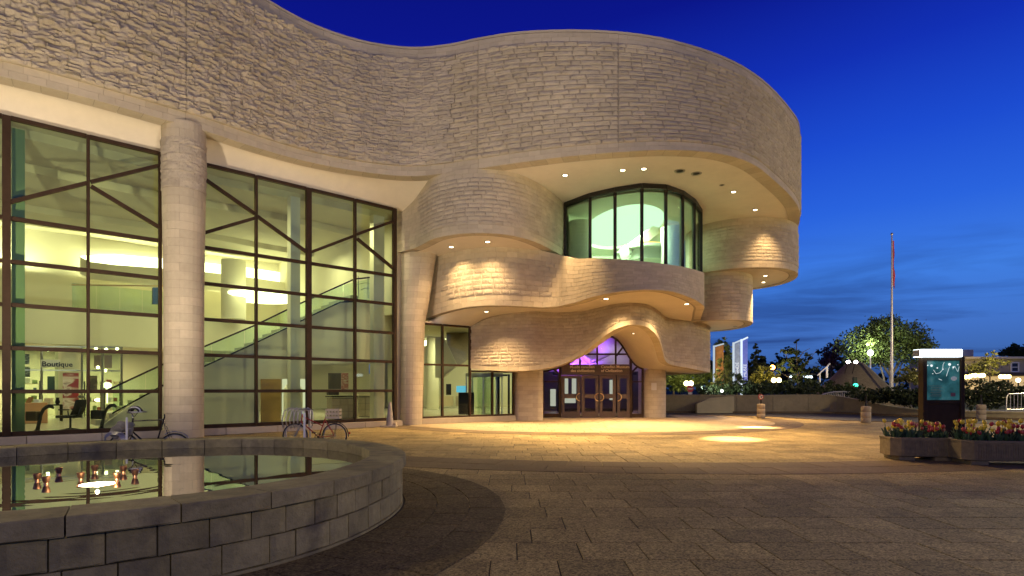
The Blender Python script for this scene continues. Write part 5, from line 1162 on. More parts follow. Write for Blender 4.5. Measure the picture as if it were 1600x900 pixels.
mb = MB(); b0 = hp(676, 640, 39); mb.lathe([(.42,0),(.42,4.9)], (b0.x, b0.y, .2), 20); mb.build('hall_column', M['int_wall'], ROOT, smooth=40)
hpanel('reception_desk', 686, 619, 707, 634, 37, M['cream'], 'cream reception desk, left one of two behind the entrance glazing', 'desk', .6)
hpanel('reception_desk', 712, 619, 733, 634, 37.5, M['stone_smooth'], 'brown topped reception desk, right one of two behind the entrance glazing', 'desk', .6)
hpanel('wall_screen', 713, 603, 730, 613, 41, emis('wall_screen', (.12,.42,.60), 1.3), 'bright blue screen on the wall behind the reception desks', 'screen', .06)
hpanel('notice_board', 697, 600, 705, 617, 41, M['dark'], 'dark notice board left of the blue wall screen', 'notice board', .05)
mb = MB(); c_ = hp(728, 636, 30); mb.bbox((c_.x, c_.y+.3, .85), (.8, .5, 1.15), .03); tag(mb.build('dark_bin', M['dark']), 'dark boxy bin just inside the entrance glazing', 'bin')
rd = empty('revolving_door', (PX(756, 30.4), 30.8, .2), 'curved glass revolving door drum inside the low right glazing', 'revolving door')
for k in range(8):
    t = 2*PI*k/8; mb = MB(); mb.beam((.95*math.cos(t), .95*math.sin(t), 0), (.95*math.cos(t), .95*math.sin(t), 2.15), .07, .07); mb.build('post', M['steel'], rd, local=True)
mb = MB(); mb.lathe([(.9,2.05),(1.0,2.05),(1.0,2.24),(.9,2.24)], (0,0,0), 28, False); mb.build('drum_ring', M['steel'], rd, local=True, smooth=40)
for k in range(2): mb = MB(); mb.box((0,0,1.05), (1.7,.03,2.0), Matrix.Rotation(.5+k*PI/2, 3, 'Z')); mb.build('wing', M['glass'], rd, local=True)
mb = MB(); mb.bbox((PX(779,31), 31.2, 1.3), (.12,.1,2.2), .01); mb.bbox((PX(795,31), 31.2, 1.3), (.12,.1,2.2), .01); mb.bbox((PX(787,31), 31.2, 2.35), (.42,.1,.1), .01); tag(mb.build('inner_door_frame', M['dark']), 'dark inner door frame at the right end of the low glazing', 'door frame')
area('hall_lamp', (-4, 37, 5.0), (-4, 37, 0), 260, (1,.93,.58), 2, 2); area('hall_lamp', (-1, 40, 5.0), (-1, 40, 0), 220, (1,.93,.6), 2, 2); area('hall_lamp', (-1, 32.5, 4.9), (-1, 32.5, 0), 60, (1,.9,.58), 1, 1)

# ================================================================== FORECOURT FURNITURE
M['bollard'] = mat('bollard_stone', (.38,.30,.19), .8, island=.1, var=((4,.12),), bump=((40,.006),))
def bollard(u, Y, label, group='round stone bollards at the plaza edge'):
    p = Vector((PX(u, Y), Y, 0)); e = empty('bollard', p, label, 'bollard', group)
    for k in range(3):
        mb = MB(); z0, z1 = k*.26, (k+1)*.26; prof = [(.205,z0+.003),(.213,z0+.012),(.213,z1-.012),(.205,z1-.003)]
        if k == 2: prof = [(.205,z0+.003),(.213,z0+.012),(.213,z1-.05),(.19,z1),(.05,z1+.02)]
        mb.lathe(prof, (0,0,0), 24); mb.build('drum', M['bollard'], e, local=True, smooth=50)
    return e
Yb1 = 31.6; bl1 = bollard(1189, Yb1, 'stone bollard under a small round no-entry style sign, left of the three')
mb = MB(); mb.tube([(PX(1189,Yb1),Yb1,.80),(PX(1189,Yb1),Yb1,1.02)], .035, 8); st_ = mb.build('sign_stub', M['dark']); tag(st_, 'short dark post fixed on top of the left stone bollard', 'post')
sgn = empty('round_sign', (PX(1188.5,Yb1), Yb1-.05, 1.17), 'small round red rimmed sign on the left stone bollard', 'sign')
RX = Matrix.Rotation(PI/2, 3, 'X')
def disc(mb, r, y0, y1, n=24, c=(0,0)):
    b = len(mb.v); mb.lathe([(r, -y0), (r, -y1)], (0,0,0), n)
    for i in range(b, len(mb.v)): x, y, z = mb.v[i]; mb.v[i] = (x+c[0], -z, y+c[1])
M['sign_red'] = mat('sign_red', (.32,.03,.03), .4); M['sign_white'] = mat('sign_white', (.62,.58,.54), .4)
mb = MB(); disc(mb, .15, 0, .02); mb.build('plate', M['sign_red'], sgn, local=True)
mb = MB(); disc(mb, .105, -.008, -.003); mb.build('face', mat('sign_grey', (.20,.13,.12), .4), sgn, local=True)
mb = MB(); mb.tube([(.085*math.cos(t), -.012, .085*math.sin(t)) for t in np.linspace(0, 2*PI, 18, endpoint=False)], .008, 4, True); mb.build('ring_mark', M['sign_white'], sgn, local=True)
for u, Y, lb in ((1353, 27.2, 'stone bollard with a dark stub post, standing left of the lit map kiosk'), (1533, 30.2, 'stone bollard with a dark stub post, standing right of the lit map kiosk')):
    bollard(u, Y, lb); p = Vector((PX(u, Y), Y, .80)); mb = MB(); mb.lathe([(.05,0),(.05,.14),(.035,.16),(.035,.42),(.045,.44),(.03,.50)], p, 10); tag(mb.build('stub_post', M['dark'], smooth=40), 'dark stub post on the bollard %s of the lit map kiosk' % ('left' if u < 1400 else 'right'), 'post')
# map kiosk
YK = 17.0; kx0, kx1 = PX(1438.5, YK), PX(1503.5, YK); kz = zat(558, YK); KI = empty('map_kiosk', ((kx0+kx1)/2, YK, 0), 'dark map kiosk with a bright white light bar on top behind the tulips', 'kiosk')
M['kiosk'] = mat('kiosk_brown', (.04,.026,.014), .55, var=((4,.2),), spec=.1)
for x in (kx0+.06, kx1-.06):
    mb = MB(); mb.bbox((x, YK, kz/2), (.12, .22, kz), .01); mb.build('post', M['kiosk'], KI)
zp0, zp1 = zat(625, YK), zat(563.5, YK)
mb = MB(); mb.bbox(((kx0+kx1)/2, YK, (.1+zat(631,YK))/2), (kx1-kx0-.25, .14, zat(631,YK)-.1), .01); mb.build('lower_panel', M['kiosk'], KI)
mb = MB(); mb.bbox(((kx0+kx1)/2, YK, (zat(631,YK)+zp0)/2+.002), (kx1-kx0-.25, .2, zp0-zat(631,YK)-.004), .008); mb.build('rail', M['kiosk'], KI); mb = MB(); mb.bbox(((kx0+kx1)/2, YK, (zp1+kz)/2+.002), (kx1-kx0-.25, .2, kz-zp1-.004), .008); mb.build('rail', M['kiosk'], KI)
def mapmat():
    m = bpy.data.materials.new('map_print'); m.use_nodes = True; n = m.node_tree.nodes; l = m.node_tree.links; b = n['Principled BSDF']; t = n.new('ShaderNodeTexCoord')
    q = n.new('ShaderNodeTexNoise'); q.inputs['Scale'].default_value = 2.2; q.inputs['Detail'].default_value = 4; l.new(t.outputs['Object'], q.inputs[0]); r = n.new('ShaderNodeValToRGB')
    cs = [(.35,(.02,.10,.09)),(.5,(.05,.22,.20)),(.62,(.16,.30,.27))]
    while len(r.color_ramp.elements) < 3: r.color_ramp.elements.new(.5)
    for e, (p_, c) in zip(r.color_ramp.elements, cs): e.position = p_; e.color = c+(1,)
    l.new(q.outputs[0], r.inputs[0]); l.new(r.outputs[0], b.inputs['Base Color']); b.inputs['Roughness'].default_value = .3
    l.new(r.outputs[0], b.inputs['Emission Color']); b.inputs['Emission Strength'].default_value = .30; return m
mb = MB(); mb.bbox(((kx0+kx1)/2, YK-.02, (zp0+zp1)/2), (kx1-kx0-.25, .08, zp1-zp0-.004), .004); MP = mb.build('map_panel', mapmat(), KI)
M['map_pale'] = emis('map_backlit_pale', (.9,.97,1.0), 1.1); M['map_tan'] = mat('map_tan', (.30,.28,.18), .5)
def mk(u, v): return Vector((PX(u, YK), YK-.066, zat(v, YK)))
mb = MB()
for u, v, r_ in ((1453,571.5,.035),(1462,575,.02),(1447,571,.018),(1481,569.5,.04),(1487,574,.026),(1471,577,.014),(1455,584,.012),(1494,570,.016)):
    q = mk(u, v); b0 = len(mb.v); mb.sphere((q.x, q.y, q.z), r_, 8, 5, (1.1,.1,1))
for ln in ([(1456,578),(1460,584),(1466,582.5),(1470,578),(1471,570),(1473,566)],[(1481,573),(1478,582),(1476,588)],[(1486,577),(1489,572),(1494,581),(1496,573)],[(1464,592),(1469,594)]):
    mb.tube([mk(*p_) for p_ in ln], .0045, 4)
mb.build('map_lines', M['map_pale'], MP)
mb = MB(); q = mk(1488, 591.5); mb.sphere((q.x, q.y, q.z), .075, 14, 6, (1.2,.05,.85)); mb.build('map_inset', mat('map_inset', (.42,.45,.42), .5, emit=((.4,.45,.42), .25)), MP)
mb = MB(); q = mk(1486.5, 616.5); mb.box(q, (.13,.01,.10)); mb.build('map_stamp', mat('map_red', (.28,.10,.09), .5), MP)
mb = MB()
for k in range(7): q = mk(1459+(k % 2)*2, 603+k*2.6); mb.box(q, (.36-.04*(k % 3), .008, .012))
mb.build('map_text_bars', M['map_tan'], MP)
mb = MB(); x0, x1 = PX(1437.5, YK-.2), PX(1503, YK-.2); mb.bbox(((x0+x1)/2, YK-.06, zat(552.3, YK)), (x1-x0, .32, .22), .01); mb.build('light_bar', emis('kiosk_light', (.80,.92,1.0), 6.0), KI)
M['kiosk_grey'] = mat('kiosk_grey', (.30,.31,.33), .5)
for a, b in ((PX(1429,YK), x0-.003), (x1+.003, PX(1513,YK))): mb = MB(); mb.bbox(((a+b)/2, YK-.06, zat(552.3, YK)), (b-a, .28, .2), .01); mb.build('light_bar_end', M['kiosk_grey'], KI)
# planters with tulips
M['planter'] = mat('planter_concrete', (.21,.16,.085), .85, island=.05, var=((3,.2),(12,.12)), bump=((40,.01),), stain=(2.5,(.10,.09,.06),.55,.75))
M['soil'] = mat('soil', (.03,.022,.016), .95)
def planter(c, ln, dp, rz, label):
    e = empty('planter', c, label, 'planter', 'ribbed concrete planters', rz); ch = .16; hx, hy = ln/2, dp/2
    def octo(o, z): return [Vector(p) for p in ((-hx-o+ch,-hy-o,z),(hx+o-ch,-hy-o,z),(hx+o,-hy-o+ch,z),(hx+o,hy+o-ch,z),(hx+o-ch,hy+o,z),(-hx-o+ch,hy+o,z),(-hx-o,hy+o-ch,z),(-hx-o,-hy-o+ch,z))]
    mb = MB(); cl = lambda r: r+[r[0]]
    mb.loft([cl(octo(-.05,.09)), cl(octo(0,.11)), cl(octo(0,.47)), cl(octo(.012,.475)), cl(octo(.012,.515)), cl(octo(-.055,.52)), cl(octo(-.06,.42))]); mb.poly(octo(-.05,.09)); mb.build('bowl', M['planter'], e, local=True)
    n_ = int((ln-2*ch-.1)/.045)
    for sy in (-1, 1):
        mb = MB()
        for k in range(n_): mb.beam((-hx+ch+.05+k*(ln-2*ch-.1)/max(n_-1,1), sy*(hy+.004), .13), (-hx+ch+.05+k*(ln-2*ch-.1)/max(n_-1,1), sy*(hy+.004), .455), .022, .02)
        mb.build('ribs', M['planter'], e, local=True)['kind'] = 'stuff'
    for sx in (-1, 1): mb = MB(); mb.bbox((sx*(hx-.3), 0, .045), (.34, dp-.1, .088), .01); mb.build('foot', M['planter'], e, local=True)
    mb = MB(); mb.poly(octo(-.06,.455)); mb.build('soil', M['soil'], e, local=True); return e
PLN = [(Vector((9.24,13.15,0)), 1.35, .78, -.13, 'ribbed concrete planter of tulips, farther one in front of the map kiosk', 'left planter'), (Vector((10.62,12.35,0)), 2.1, .82, -.13, 'ribbed concrete planter of tulips, nearer one cut by the right edge', 'right planter')]
for c, ln, dp, rz, lb, _ in PLN: planter(c, ln, dp, rz, lb)
M['t_leaf'] = mat('tulip_leaf', (.06,.12,.05), .6, island=.25); TC = {'yellow': mat('tulip_yellow', (.85,.62,.04), .5, island=.1), 'red': mat('tulip_red', (.42,.025,.03), .5, island=.15), 'pink': mat('tulip_pink', (.46,.07,.05), .5, island=.15)}
def tulip(col, h):
    mb = MB(); mb.mat(0); mb.tube([(0,0,0),(.008,.004,h*.5),(0,0,h)], .005, 5)
    for k in range(3):
        t = k*2.2+.4; d = Vector((math.cos(t), math.sin(t), 0)); w = Vector((-d.y, d.x, 0))
        mb.loft([[d*a-w*b+Vector((0,0,z)), d*(a+.008)+Vector((0,0,z-.01)), d*a+w*b+Vector((0,0,z))] for a, b, z in ((.01,.018,0),(.05,.028,h*.35),(.085,.02,h*.62),(.11,.002,h*.74))])
    mb.mat(1); n = 8; prof = [(.004,h-.004),(.027,h+.011),(.037,h+.036),(.034,h+.058),(.023,h+.076)]; vs = []
    b = len(mb.v); mb.lathe(prof, (0,0,0), n, False)
    for k in range(n): x, y, z = mb.v[b+4*n+k]; mb.v[b+4*n+k] = (x, y, z+(.012 if k % 2 else -.008))
    return mb
protos = {}
for cn_ in TC:
    for i, h in enumerate((.20, .27, .34)): protos[(cn_, i)] = None
rr = random.Random(5)
for c, ln, dp, rz, lb, short in PLN:
    n_ = int(ln*44)
    for k in range(n_):
        x = (rr.random()-.5)*(ln-.22); yy = (rr.random()-.5)*(dp-.25)
        if short == 'left planter' and x < -ln/2+.25 and rr.random() < .5: continue
        back = yy > 0
        cn_ = ('yellow' if rr.random() < .9 else 'red') if back else ('red' if rr.random() < .5 else ('pink' if rr.random() < .35 else 'yellow'))
        i = 2 if (back and rr.random() < .6) else rr.choice((0, 1)); P_ = protos[(cn_, i)]
        px = c.x+x*math.cos(rz)-yy*math.sin(rz); py = c.y+x*math.sin(rz)+yy*math.cos(rz)
        if P_ is None:
            o = tulip(cn_, (.20, .27, .34)[i]).build('tulip', [M['t_leaf'], TC[cn_]], fix=False, smooth=True); protos[(cn_, i)] = o
        else: o = P_.copy(); C.objects.link(o)
        o.location = (px, py, .45); o.rotation_euler = (rr.uniform(-.25,.25), rr.uniform(-.25,.25), rr.random()*6.28); s_ = rr.uniform(.85, 1.25); o.scale = (s_, s_, s_)
        tag(o, '%s tulip among the flowers of the %s' % (cn_, 'farther planter before the kiosk' if short == 'left planter' else 'nearer planter at the right edge'), 'tulip', '%s tulips in the %s planter' % (cn_, 'farther' if short == 'left planter' else 'nearer'))

# ================================================================== BEYOND THE PLAZA
M['wall_conc'] = mat('low_wall_concrete', (.33,.27,.14), .85, island=.06, var=((.8,.14),(6,.1)), bump=((30,.006),), stain=(1.2,(.2,.17,.09),.55,.8))
LW = empty('low_wall', (17, 39.2, 0), 'long low concrete wall beyond the road, sloping down behind the kiosk', 'wall')
wl = [(8.2,40.6,1.22),(12.55,39.7,1.22),(17,39.2,1.2),(21.5,38.9,1.2),(22.35,37.6,.98),(22.9,36.1,.70),(23.6,34.3,.45),(24.6,32.6,.40),(26.0,31.0,.40),(28.5,29.2,.40),(34,26,.40)]
qw = crspline([(a, b, 0, z) for a, b, z in wl], .3); dw = np.concatenate([[0], np.cumsum(np.linalg.norm(np.diff(qw[:, :2], axis=0), axis=1))])
def wpt(s, off, z): 
    x, y_ = np.interp(s, dw, qw[:, 0]), np.interp(s, dw, qw[:, 1]); e = .05; tx, ty = np.interp(s+e, dw, qw[:, 0])-np.interp(s-e, dw, qw[:, 0]), np.interp(s+e, dw, qw[:, 1])-np.interp(s-e, dw, qw[:, 1]); l_ = math.hypot(tx, ty) or 1
    return Vector((x+ty/l_*off, y_-tx/l_*off, z))
wz = lambda s: float(np.interp(s, dw, qw[:, 3]))
seg = np.arange(0, dw[-1], 2.4)
for a, b in zip(seg[:-1], seg[1:]):
    xs = np.linspace(a+.01, b-.01, 6); mb = MB(); mb.loft([[wpt(s, -.15, -.05) for s in xs], [wpt(s, -.15, wz(s)-.1) for s in xs], [wpt(s, .15, wz(s)-.1) for s in xs], [wpt(s, .15, -.05) for s in xs]]); mb.add([wpt(a+.01,-.15,-.05), wpt(a+.01,-.15,wz(a)-.1), wpt(a+.01,.15,wz(a)-.1), wpt(a+.01,.15,-.05)], [(0,1,2,3)]); mb.build('wall_panel', M['wall_conc'], LW)
    mb = MB(); mb.loft([[wpt(s, .2, wz(s)-.097) for s in xs], [wpt(s, .2, wz(s)) for s in xs], [wpt(s, -.2, wz(s)) for s in xs], [wpt(s, -.2, wz(s)-.097) for s in xs], [wpt(s, .2, wz(s)-.097) for s in xs]]); mb.build('wall_coping', M['wall_conc'], LW)
# paler ramp wall standing in front of it
mb = MB(); a_, b_ = P(1089,613,38.3), P(1147,613,38.6)
mb.slab([Vector((a_.x,38.3,0)), Vector((b_.x,38.6,0)), Vector((b_.x,38.6,1.12)), Vector((a_.x+.9,38.35,1.0)), Vector((a_.x,38.3,.62))], (0,.35,0)); tag(mb.build('ramp_wall', mat('pale_ramp_wall', (.46,.40,.22), .85, var=((1.5,.1),), bump=((30,.004),))), 'paler ramp wall panel with a sloping top in front of the low wall', 'wall')
# kerb of the far pavement
mb = MB(); 
for s in np.arange(.1, dw[-1]-1, 1.0): mb.beam(wpt(s+.01,.75,.05), wpt(s+.99,.75,.05), .14, .12)
tag(mb.build('far_kerb', M['paver_dark']), kind='structure')

# trees and shrubs ------------------------------------------------
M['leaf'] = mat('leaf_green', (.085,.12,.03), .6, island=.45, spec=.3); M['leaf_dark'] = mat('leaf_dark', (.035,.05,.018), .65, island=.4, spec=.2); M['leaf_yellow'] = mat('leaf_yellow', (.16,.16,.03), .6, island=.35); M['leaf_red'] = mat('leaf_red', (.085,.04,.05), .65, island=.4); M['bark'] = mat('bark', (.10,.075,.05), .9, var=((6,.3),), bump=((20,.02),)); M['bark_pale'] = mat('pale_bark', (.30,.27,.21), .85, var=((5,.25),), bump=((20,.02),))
def leaves(name, blobs, n, size, m, parent, seed, clump=.35, local=False):
    """many small leaf faces gathered in clumps through the crown's volume; blobs = (centre, radii, share)"""
    rg = np.random.default_rng(seed); tot = sum(b[2] for b in blobs); cs = []
    for c, r, w in blobs:
        k = int(n*w/tot); nc = max(4, k//22); d = rg.normal(size=(nc, 3)); d /= np.linalg.norm(d, axis=1)[:, None]; rad = rg.random(nc)**.45; cc = np.array(c)+d*rad[:, None]*np.array(r)
        idx = rg.integers(0, nc, k); cs.append(cc[idx]+rg.normal(size=(k, 3))*clump*np.mean(r)*np.array([.5,.5,.35]))
    ctr = np.vstack(cs); k = len(ctr); a = rg.normal(size=(k, 3)); a /= np.linalg.norm(a, axis=1)[:, None]; b = np.cross(a, rg.normal(size=(k, 3))); b /= np.linalg.norm(b, axis=1)[:, None]
    sz = size*rg.uniform(.55, 1.3, k)[:, None]; V = np.stack([ctr-a*sz, ctr+b*sz*.45, ctr+a*sz, ctr-b*sz*.45], 1).reshape(-1, 3)
    me = bpy.data.meshes.new(name); me.from_pydata(V.tolist(), [], np.arange(4*k).reshape(-1, 4).tolist()); me.materials.append(m); return link(name, me, parent, local)
def tree(name, label, cat, trunk, crown, n, size, m, seed, bark='bark', group=None, tr=.14, clump=.3):
    """trunk: list of limb polylines in photo (u, v, Y); crown: blobs in photo (u, v, Y, ru, rv)"""
    b0 = P(*trunk[0][0]); e = empty(name, (b0.x, b0.y, 0), label, cat, group)
    mb = MB(); 
    for i, limb in enumerate(trunk):
        pts = [P(*q) for q in limb]
        if i == 0: pts[0].z = -.1
        k = len(pts); r0 = tr*(1 if i == 0 else .5); mb.tube(pts, [r0*(1-.75*j/max(k-1,1)) for j in range(k)], 7)
    mb.build('trunk', M[bark], e, smooth=True)
    bl = []
    for u, v, Y, ru, rv in crown:
        c = P(u, v, Y); bl.append(((c.x, c.y, c.z), (ru*Y/F, (ru+rv)*.5*Y/F, rv*Y/F), ru*rv))
    leaves('crown', bl, n, size, m, e, seed, clump); return e
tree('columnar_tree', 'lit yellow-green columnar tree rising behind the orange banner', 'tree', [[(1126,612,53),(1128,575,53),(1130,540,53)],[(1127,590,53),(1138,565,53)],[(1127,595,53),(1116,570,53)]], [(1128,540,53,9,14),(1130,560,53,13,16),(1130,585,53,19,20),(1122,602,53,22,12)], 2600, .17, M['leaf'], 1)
tree('leafy_tree', 'dark leafy tree between the orange and the grey banner', 'tree', [[(1140,612,55),(1140,580,55)],[(1140,595,55),(1148,570,55)]], [(1138,580,55,12,22),(1140,600,55,14,12)], 1500, .18, M['leaf_dark'], 2)
e = empty('conifer', (PX(1181,66), 66, 0), 'dark pointed conifer standing right of the blue banner', 'tree'); mb = MB(); mb.tube([(PX(1181,66),66,-.1),(PX(1181,66),66,zat(536,66))], [.2,.02], 6); mb.build('trunk', M['bark'], e)
leaves('crown', [((PX(1181,66), 66, zat(538+k*7.2,66)), (.15+.19*k, .15+.19*k, .42), .3+k*.6) for k in range(11)], 2600, .2, M['leaf_dark'], e, 3, .3)
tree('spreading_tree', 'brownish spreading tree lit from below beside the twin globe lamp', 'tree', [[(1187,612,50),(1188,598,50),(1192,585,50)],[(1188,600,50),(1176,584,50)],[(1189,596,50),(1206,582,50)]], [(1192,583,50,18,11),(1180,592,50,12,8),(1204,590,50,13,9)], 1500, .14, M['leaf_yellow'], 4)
tree('thin_tree', 'thin tree with sparse dark branches against the sky, centre right', 'tree', [[(1247,618,48),(1246,590,48),(1245,560,48),(1244,532,48)],[(1246,588,48),(1262,566,48),(1276,547,48)],[(1246,580,48),(1230,560,48),(1226,546,48)],[(1245,565,48),(1255,550,48),(1266,544,48)],[(1246,596,48),(1222,584,48)],[(1246,592,48),(1270,584,48)]], [(1245,550,48,26,7),(1240,566,48,22,8),(1258,578,48,22,9),(1244,533,48,5,4),(1226,574,48,14,10),(1250,595,48,24,10)], 1700, .15, M['leaf_dark'], 5, tr=.10, clump=.22)
tree('bare_reddish_tree', 'reddish dark tree between the sparse tree and the mound', 'tree', [[(1297,612,70),(1299,575,70),(1302,540,70)],[(1299,580,70),(1312,550,70)],[(1299,575,70),(1290,552,70)]], [(1303,550,70,14,17),(1296,568,70,14,12)], 1300, .2, M['leaf_red'], 6)
tree('broadleaf_tree', 'large spreading broadleaf tree behind the flagpole and mound', 'tree', [[(1395,612,60),(1392,585,60),(1388,556,60)],[(1393,590,60),(1376,565,60),(1362,545,60)],[(1393,586,60),(1408,560,60),(1422,540,60)],[(1383,614,60),(1381,590,60),(1372,560,60)],[(1400,612,60),(1404,585,60),(1412,556,60)]], [(1388,520,60,46,24),(1348,538,60,36,24),(1420,530,60,36,22),(1392,552,60,56,22),(1344,560,60,24,18),(1440,543,60,24,17),(1382,505,60,28,11)], 17000, .15, M['leaf'], 7, 'bark_pale', tr=.28, clump=.30)
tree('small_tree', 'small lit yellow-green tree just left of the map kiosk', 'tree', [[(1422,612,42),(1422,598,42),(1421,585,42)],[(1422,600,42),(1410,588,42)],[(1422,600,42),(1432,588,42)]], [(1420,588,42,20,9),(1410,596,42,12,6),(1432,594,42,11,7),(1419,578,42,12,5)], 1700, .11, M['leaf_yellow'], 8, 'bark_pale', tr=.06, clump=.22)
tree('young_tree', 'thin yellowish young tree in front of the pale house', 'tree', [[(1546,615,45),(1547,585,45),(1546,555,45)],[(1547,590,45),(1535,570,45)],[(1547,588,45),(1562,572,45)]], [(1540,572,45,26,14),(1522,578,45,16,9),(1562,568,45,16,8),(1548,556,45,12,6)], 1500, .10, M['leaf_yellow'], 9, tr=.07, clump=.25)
tree('round_tree', 'dark rounded tree behind the roof of the pale house', 'tree', [[(1586,600,95),(1586,560,95)]], [(1588,548,95,20,9),(1566,552,95,10,5),(1606,550,95,18,10)], 2000, .35, M['leaf_dark'], 10, tr=.3)
tree('leafy_tree', 'green lit tree seen low beside the right entrance pillar', 'tree', [[(1052,612,52),(1053,590,52)],[(1053,600,52),(1062,584,52)]], [(1050,592,52,18,18),(1075,596,52,18,15),(1096,592,52,14,20),(1062,602,52,22,10)], 3000, .17, M['leaf'], 11)
tree('slender_tree', 'slender yellow-green tree with open leaves in front of the orange banner', 'tree', [[(1133,614,47),(1132,590,47),(1130,562,47)],[(1132,596,47),(1142,580,47)],[(1132,598,47),(1121,582,47)]], [(1131,568,47,9,10),(1128,585,47,14,12),(1136,600,47,16,10),(1118,603,47,12,8)], 900, .13, M['leaf_yellow'], 31, tr=.06, clump=.3)
tree('slender_tree', 'slender dark tree with open leaves in front of the grey and blue banners', 'tree', [[(1152,614,46),(1152,595,46),(1150,575,46)],[(1152,600,46),(1163,586,46)]], [(1150,588,46,10,9),(1160,596,46,12,9),(1146,602,46,12,8)], 560, .12, M['leaf_dark'], 32, tr=.05, clump=.32)
# undergrowth, hedge and the far wood
def mass(name, pts, n, size, m, seed, clump=.3):
    bl = []
    for u, v, Y, ru, rv in pts: c = P(u, v, Y); bl.append(((c.x, c.y, c.z), (ru*Y/F, 1.2, rv*Y/F), ru*rv))
    o = leaves(name, bl, n, size, m, None, seed, clump); tag(o, kind='stuff'); return o
mass('undergrowth', [(u, 608+4*math.sin(u*.3), 43+2*math.sin(u), 16, 8) for u in range(1100, 1345, 13)], 5200, .14, M['leaf_dark'], 20)
mass('hedge', [(1348,620,38,20,11),(1370,618,36,22,13),(1395,618,35,22,14),(1420,620,34,22,15),(1438,622,33.6,16,15)], 6000, .10, M['leaf_dark'], 21, .22)
mass('shrubbery', [(1512,622,34,12,20),(1530,616,34.5,16,24),(1552,614,35,16,24),(1575,615,35.5,16,20),(1600,618,36,18,18)], 5000, .11, M['leaf_dark'], 22, .25)
mass('far_wood', [(u, 582+10*math.sin(u*.11)+6*math.sin(u*.31), 95, 26, 24+6*math.sin(u*.2)) for u in list(range(1040, 1330, 16))], 5200, .42, M['leaf_dark'], 23)
mass('far_wood', [(u, 596+4*math.sin(u*.2), 110, 26, 14) for u in list(range(1330, 1700, 18))], 3500, .42, M['leaf_dark'], 24)
# earth-covered lodge mound with its handrail and floodlights
YM = 54.0; mc = Vector((PX(1336,YM), YM, 0)); MD = empty('lodge_mound', mc, 'pale conical thatch-like mound lit by a pair of floodlights', 'mound')
mb = MB(); prof = [(4.7,-.1),(3.9,.7),(2.6,2.0),(1.25,3.5),(.7,4.05),(.1,4.25)]; b0 = len(mb.v); mb.lathe(prof, mc, 40, False)
mb.v = [(x+.10*(vnoise([[x*1.5, y*1.5, z*2]], 3)[0]-.5), y+.1*(vnoise([[x*1.5, y*1.5, z*2]], 4)[0]-.5), z) for x, y, z in mb.v]
mb.build('mound_body', mat('mound_thatch', (.10,.08,.052), .95, var=((.8,.2),(6,.2)), bump=((8,.05),)), MD, smooth=True)
mb = MB(); mb.tube([P(1277,587,52), P(1297,568,52)], .06, 6); mb.beam(P(1292,573,52), P(1292,590,52), .16, .1); mb.beam(P(1281,584,52), P(1281,600,52), .1, .1); mb.build('handrail', M['white'], MD)
for i, (u, lb) in enumerate(((1325,'left one of two pinkish white floodlights at the mound top'),(1337,'right one of two pinkish white floodlights at the mound top'))):
    p = P(u, 565.5, 51); e = empty('floodlight', (p.x, p.y, p.z), lb, 'floodlight', 'floodlights at the mound')
    mb = MB(); mb.tube([(0,.1,-.1),(0,.5,-1.0)], .04, 6); mb.bbox((0,.06,0), (.36,.12,.26), .03); mb.build('lamp_body', M['dark'], e, local=True)
    mb = MB(); mb.sphere((0,-.02,0), .17, 12, 8, (1,.5,.8)); mb.build('lens', emis('flood_lens', (1.0,.86,.80), 30), e, local=True)
point('flood_light', P(1331, 556, 49), 90, (1,.82,.70), .3)
def lamp_post(name, u, vtop, vbase, Y, label, colour, strength, energy, r=.2, globes=1, group=None, du=8, pole=None):
    b = P(u, vtop, Y); e = empty(name, (b.x, b.y, 0), label, 'street lamp', group); mb = MB(); zt_ = b.z; mb.tube([(0,0,-.1),(0,0,zt_-.05)], [.09,.06], 8); w = du*Y/F/2
    if globes == 2: mb.tube([(-w,0,zt_-.25),(0,0,zt_-.15),(w,0,zt_-.25)], .04, 6); mb.tube([(-w,0,zt_-.25),(-w,0,zt_-.1)], .04, 6); mb.tube([(w,0,zt_-.25),(w,0,zt_-.1)], .04, 6)
    mb.build('pole', pole or M['dark'], e, local=True)
    for sx in ((0,) if globes == 1 else (-1, 1)): mb = MB(); mb.sphere((sx*w,0,zt_), r, 12, 8); mb.build('globe', emis('globe_'+name, colour, strength), e, local=True, smooth=True)
    if energy: point('street_light', (b.x, b.y-.1, zt_+r+.45), energy, colour, .25)
    return e
lamp_post('street_lamp', 1360, 551, 600, 57.5, 'tall street lamp with a cool white light beside the mound', (.9,.95,.75), 28, 900, .26, pole=M['white'])
lamp_post('street_lamp', 1207, 574, 600, 58, 'street lamp glowing orange between the dark trees', (1.0,.36,.06), 22, 170, .24)
lamp_post('street_lamp', 1213, 594, 612, 47, 'twin globe lamp glowing yellow under the orange street lamp', (1.0,.74,.28), 16, 420, .19, 2)
lamp_post('street_lamp', 1076, 599, 614, 48, 'twin globe lamp glowing yellow behind the red no-entry sign', (1.0,.78,.30), 16, 520, .21, 2, du=7)
lamp_post('street_lamp', 1062, 583, 612, 60, 'small orange street lamp just right of the entrance pillar', (1.0,.40,.12), 14, 60, .18)
lamp_post('street_lamp', 1128, 611, 616, 43, 'small white ground lamp below the orange banner', (.9,1.0,.9), 12, 240, .1)
lamp_post('street_lamp', 1097, 606, 616, 46, 'small greenish white lamp among the leaves left of the orange banner', (.8,1.0,.8), 8, 30, .1)
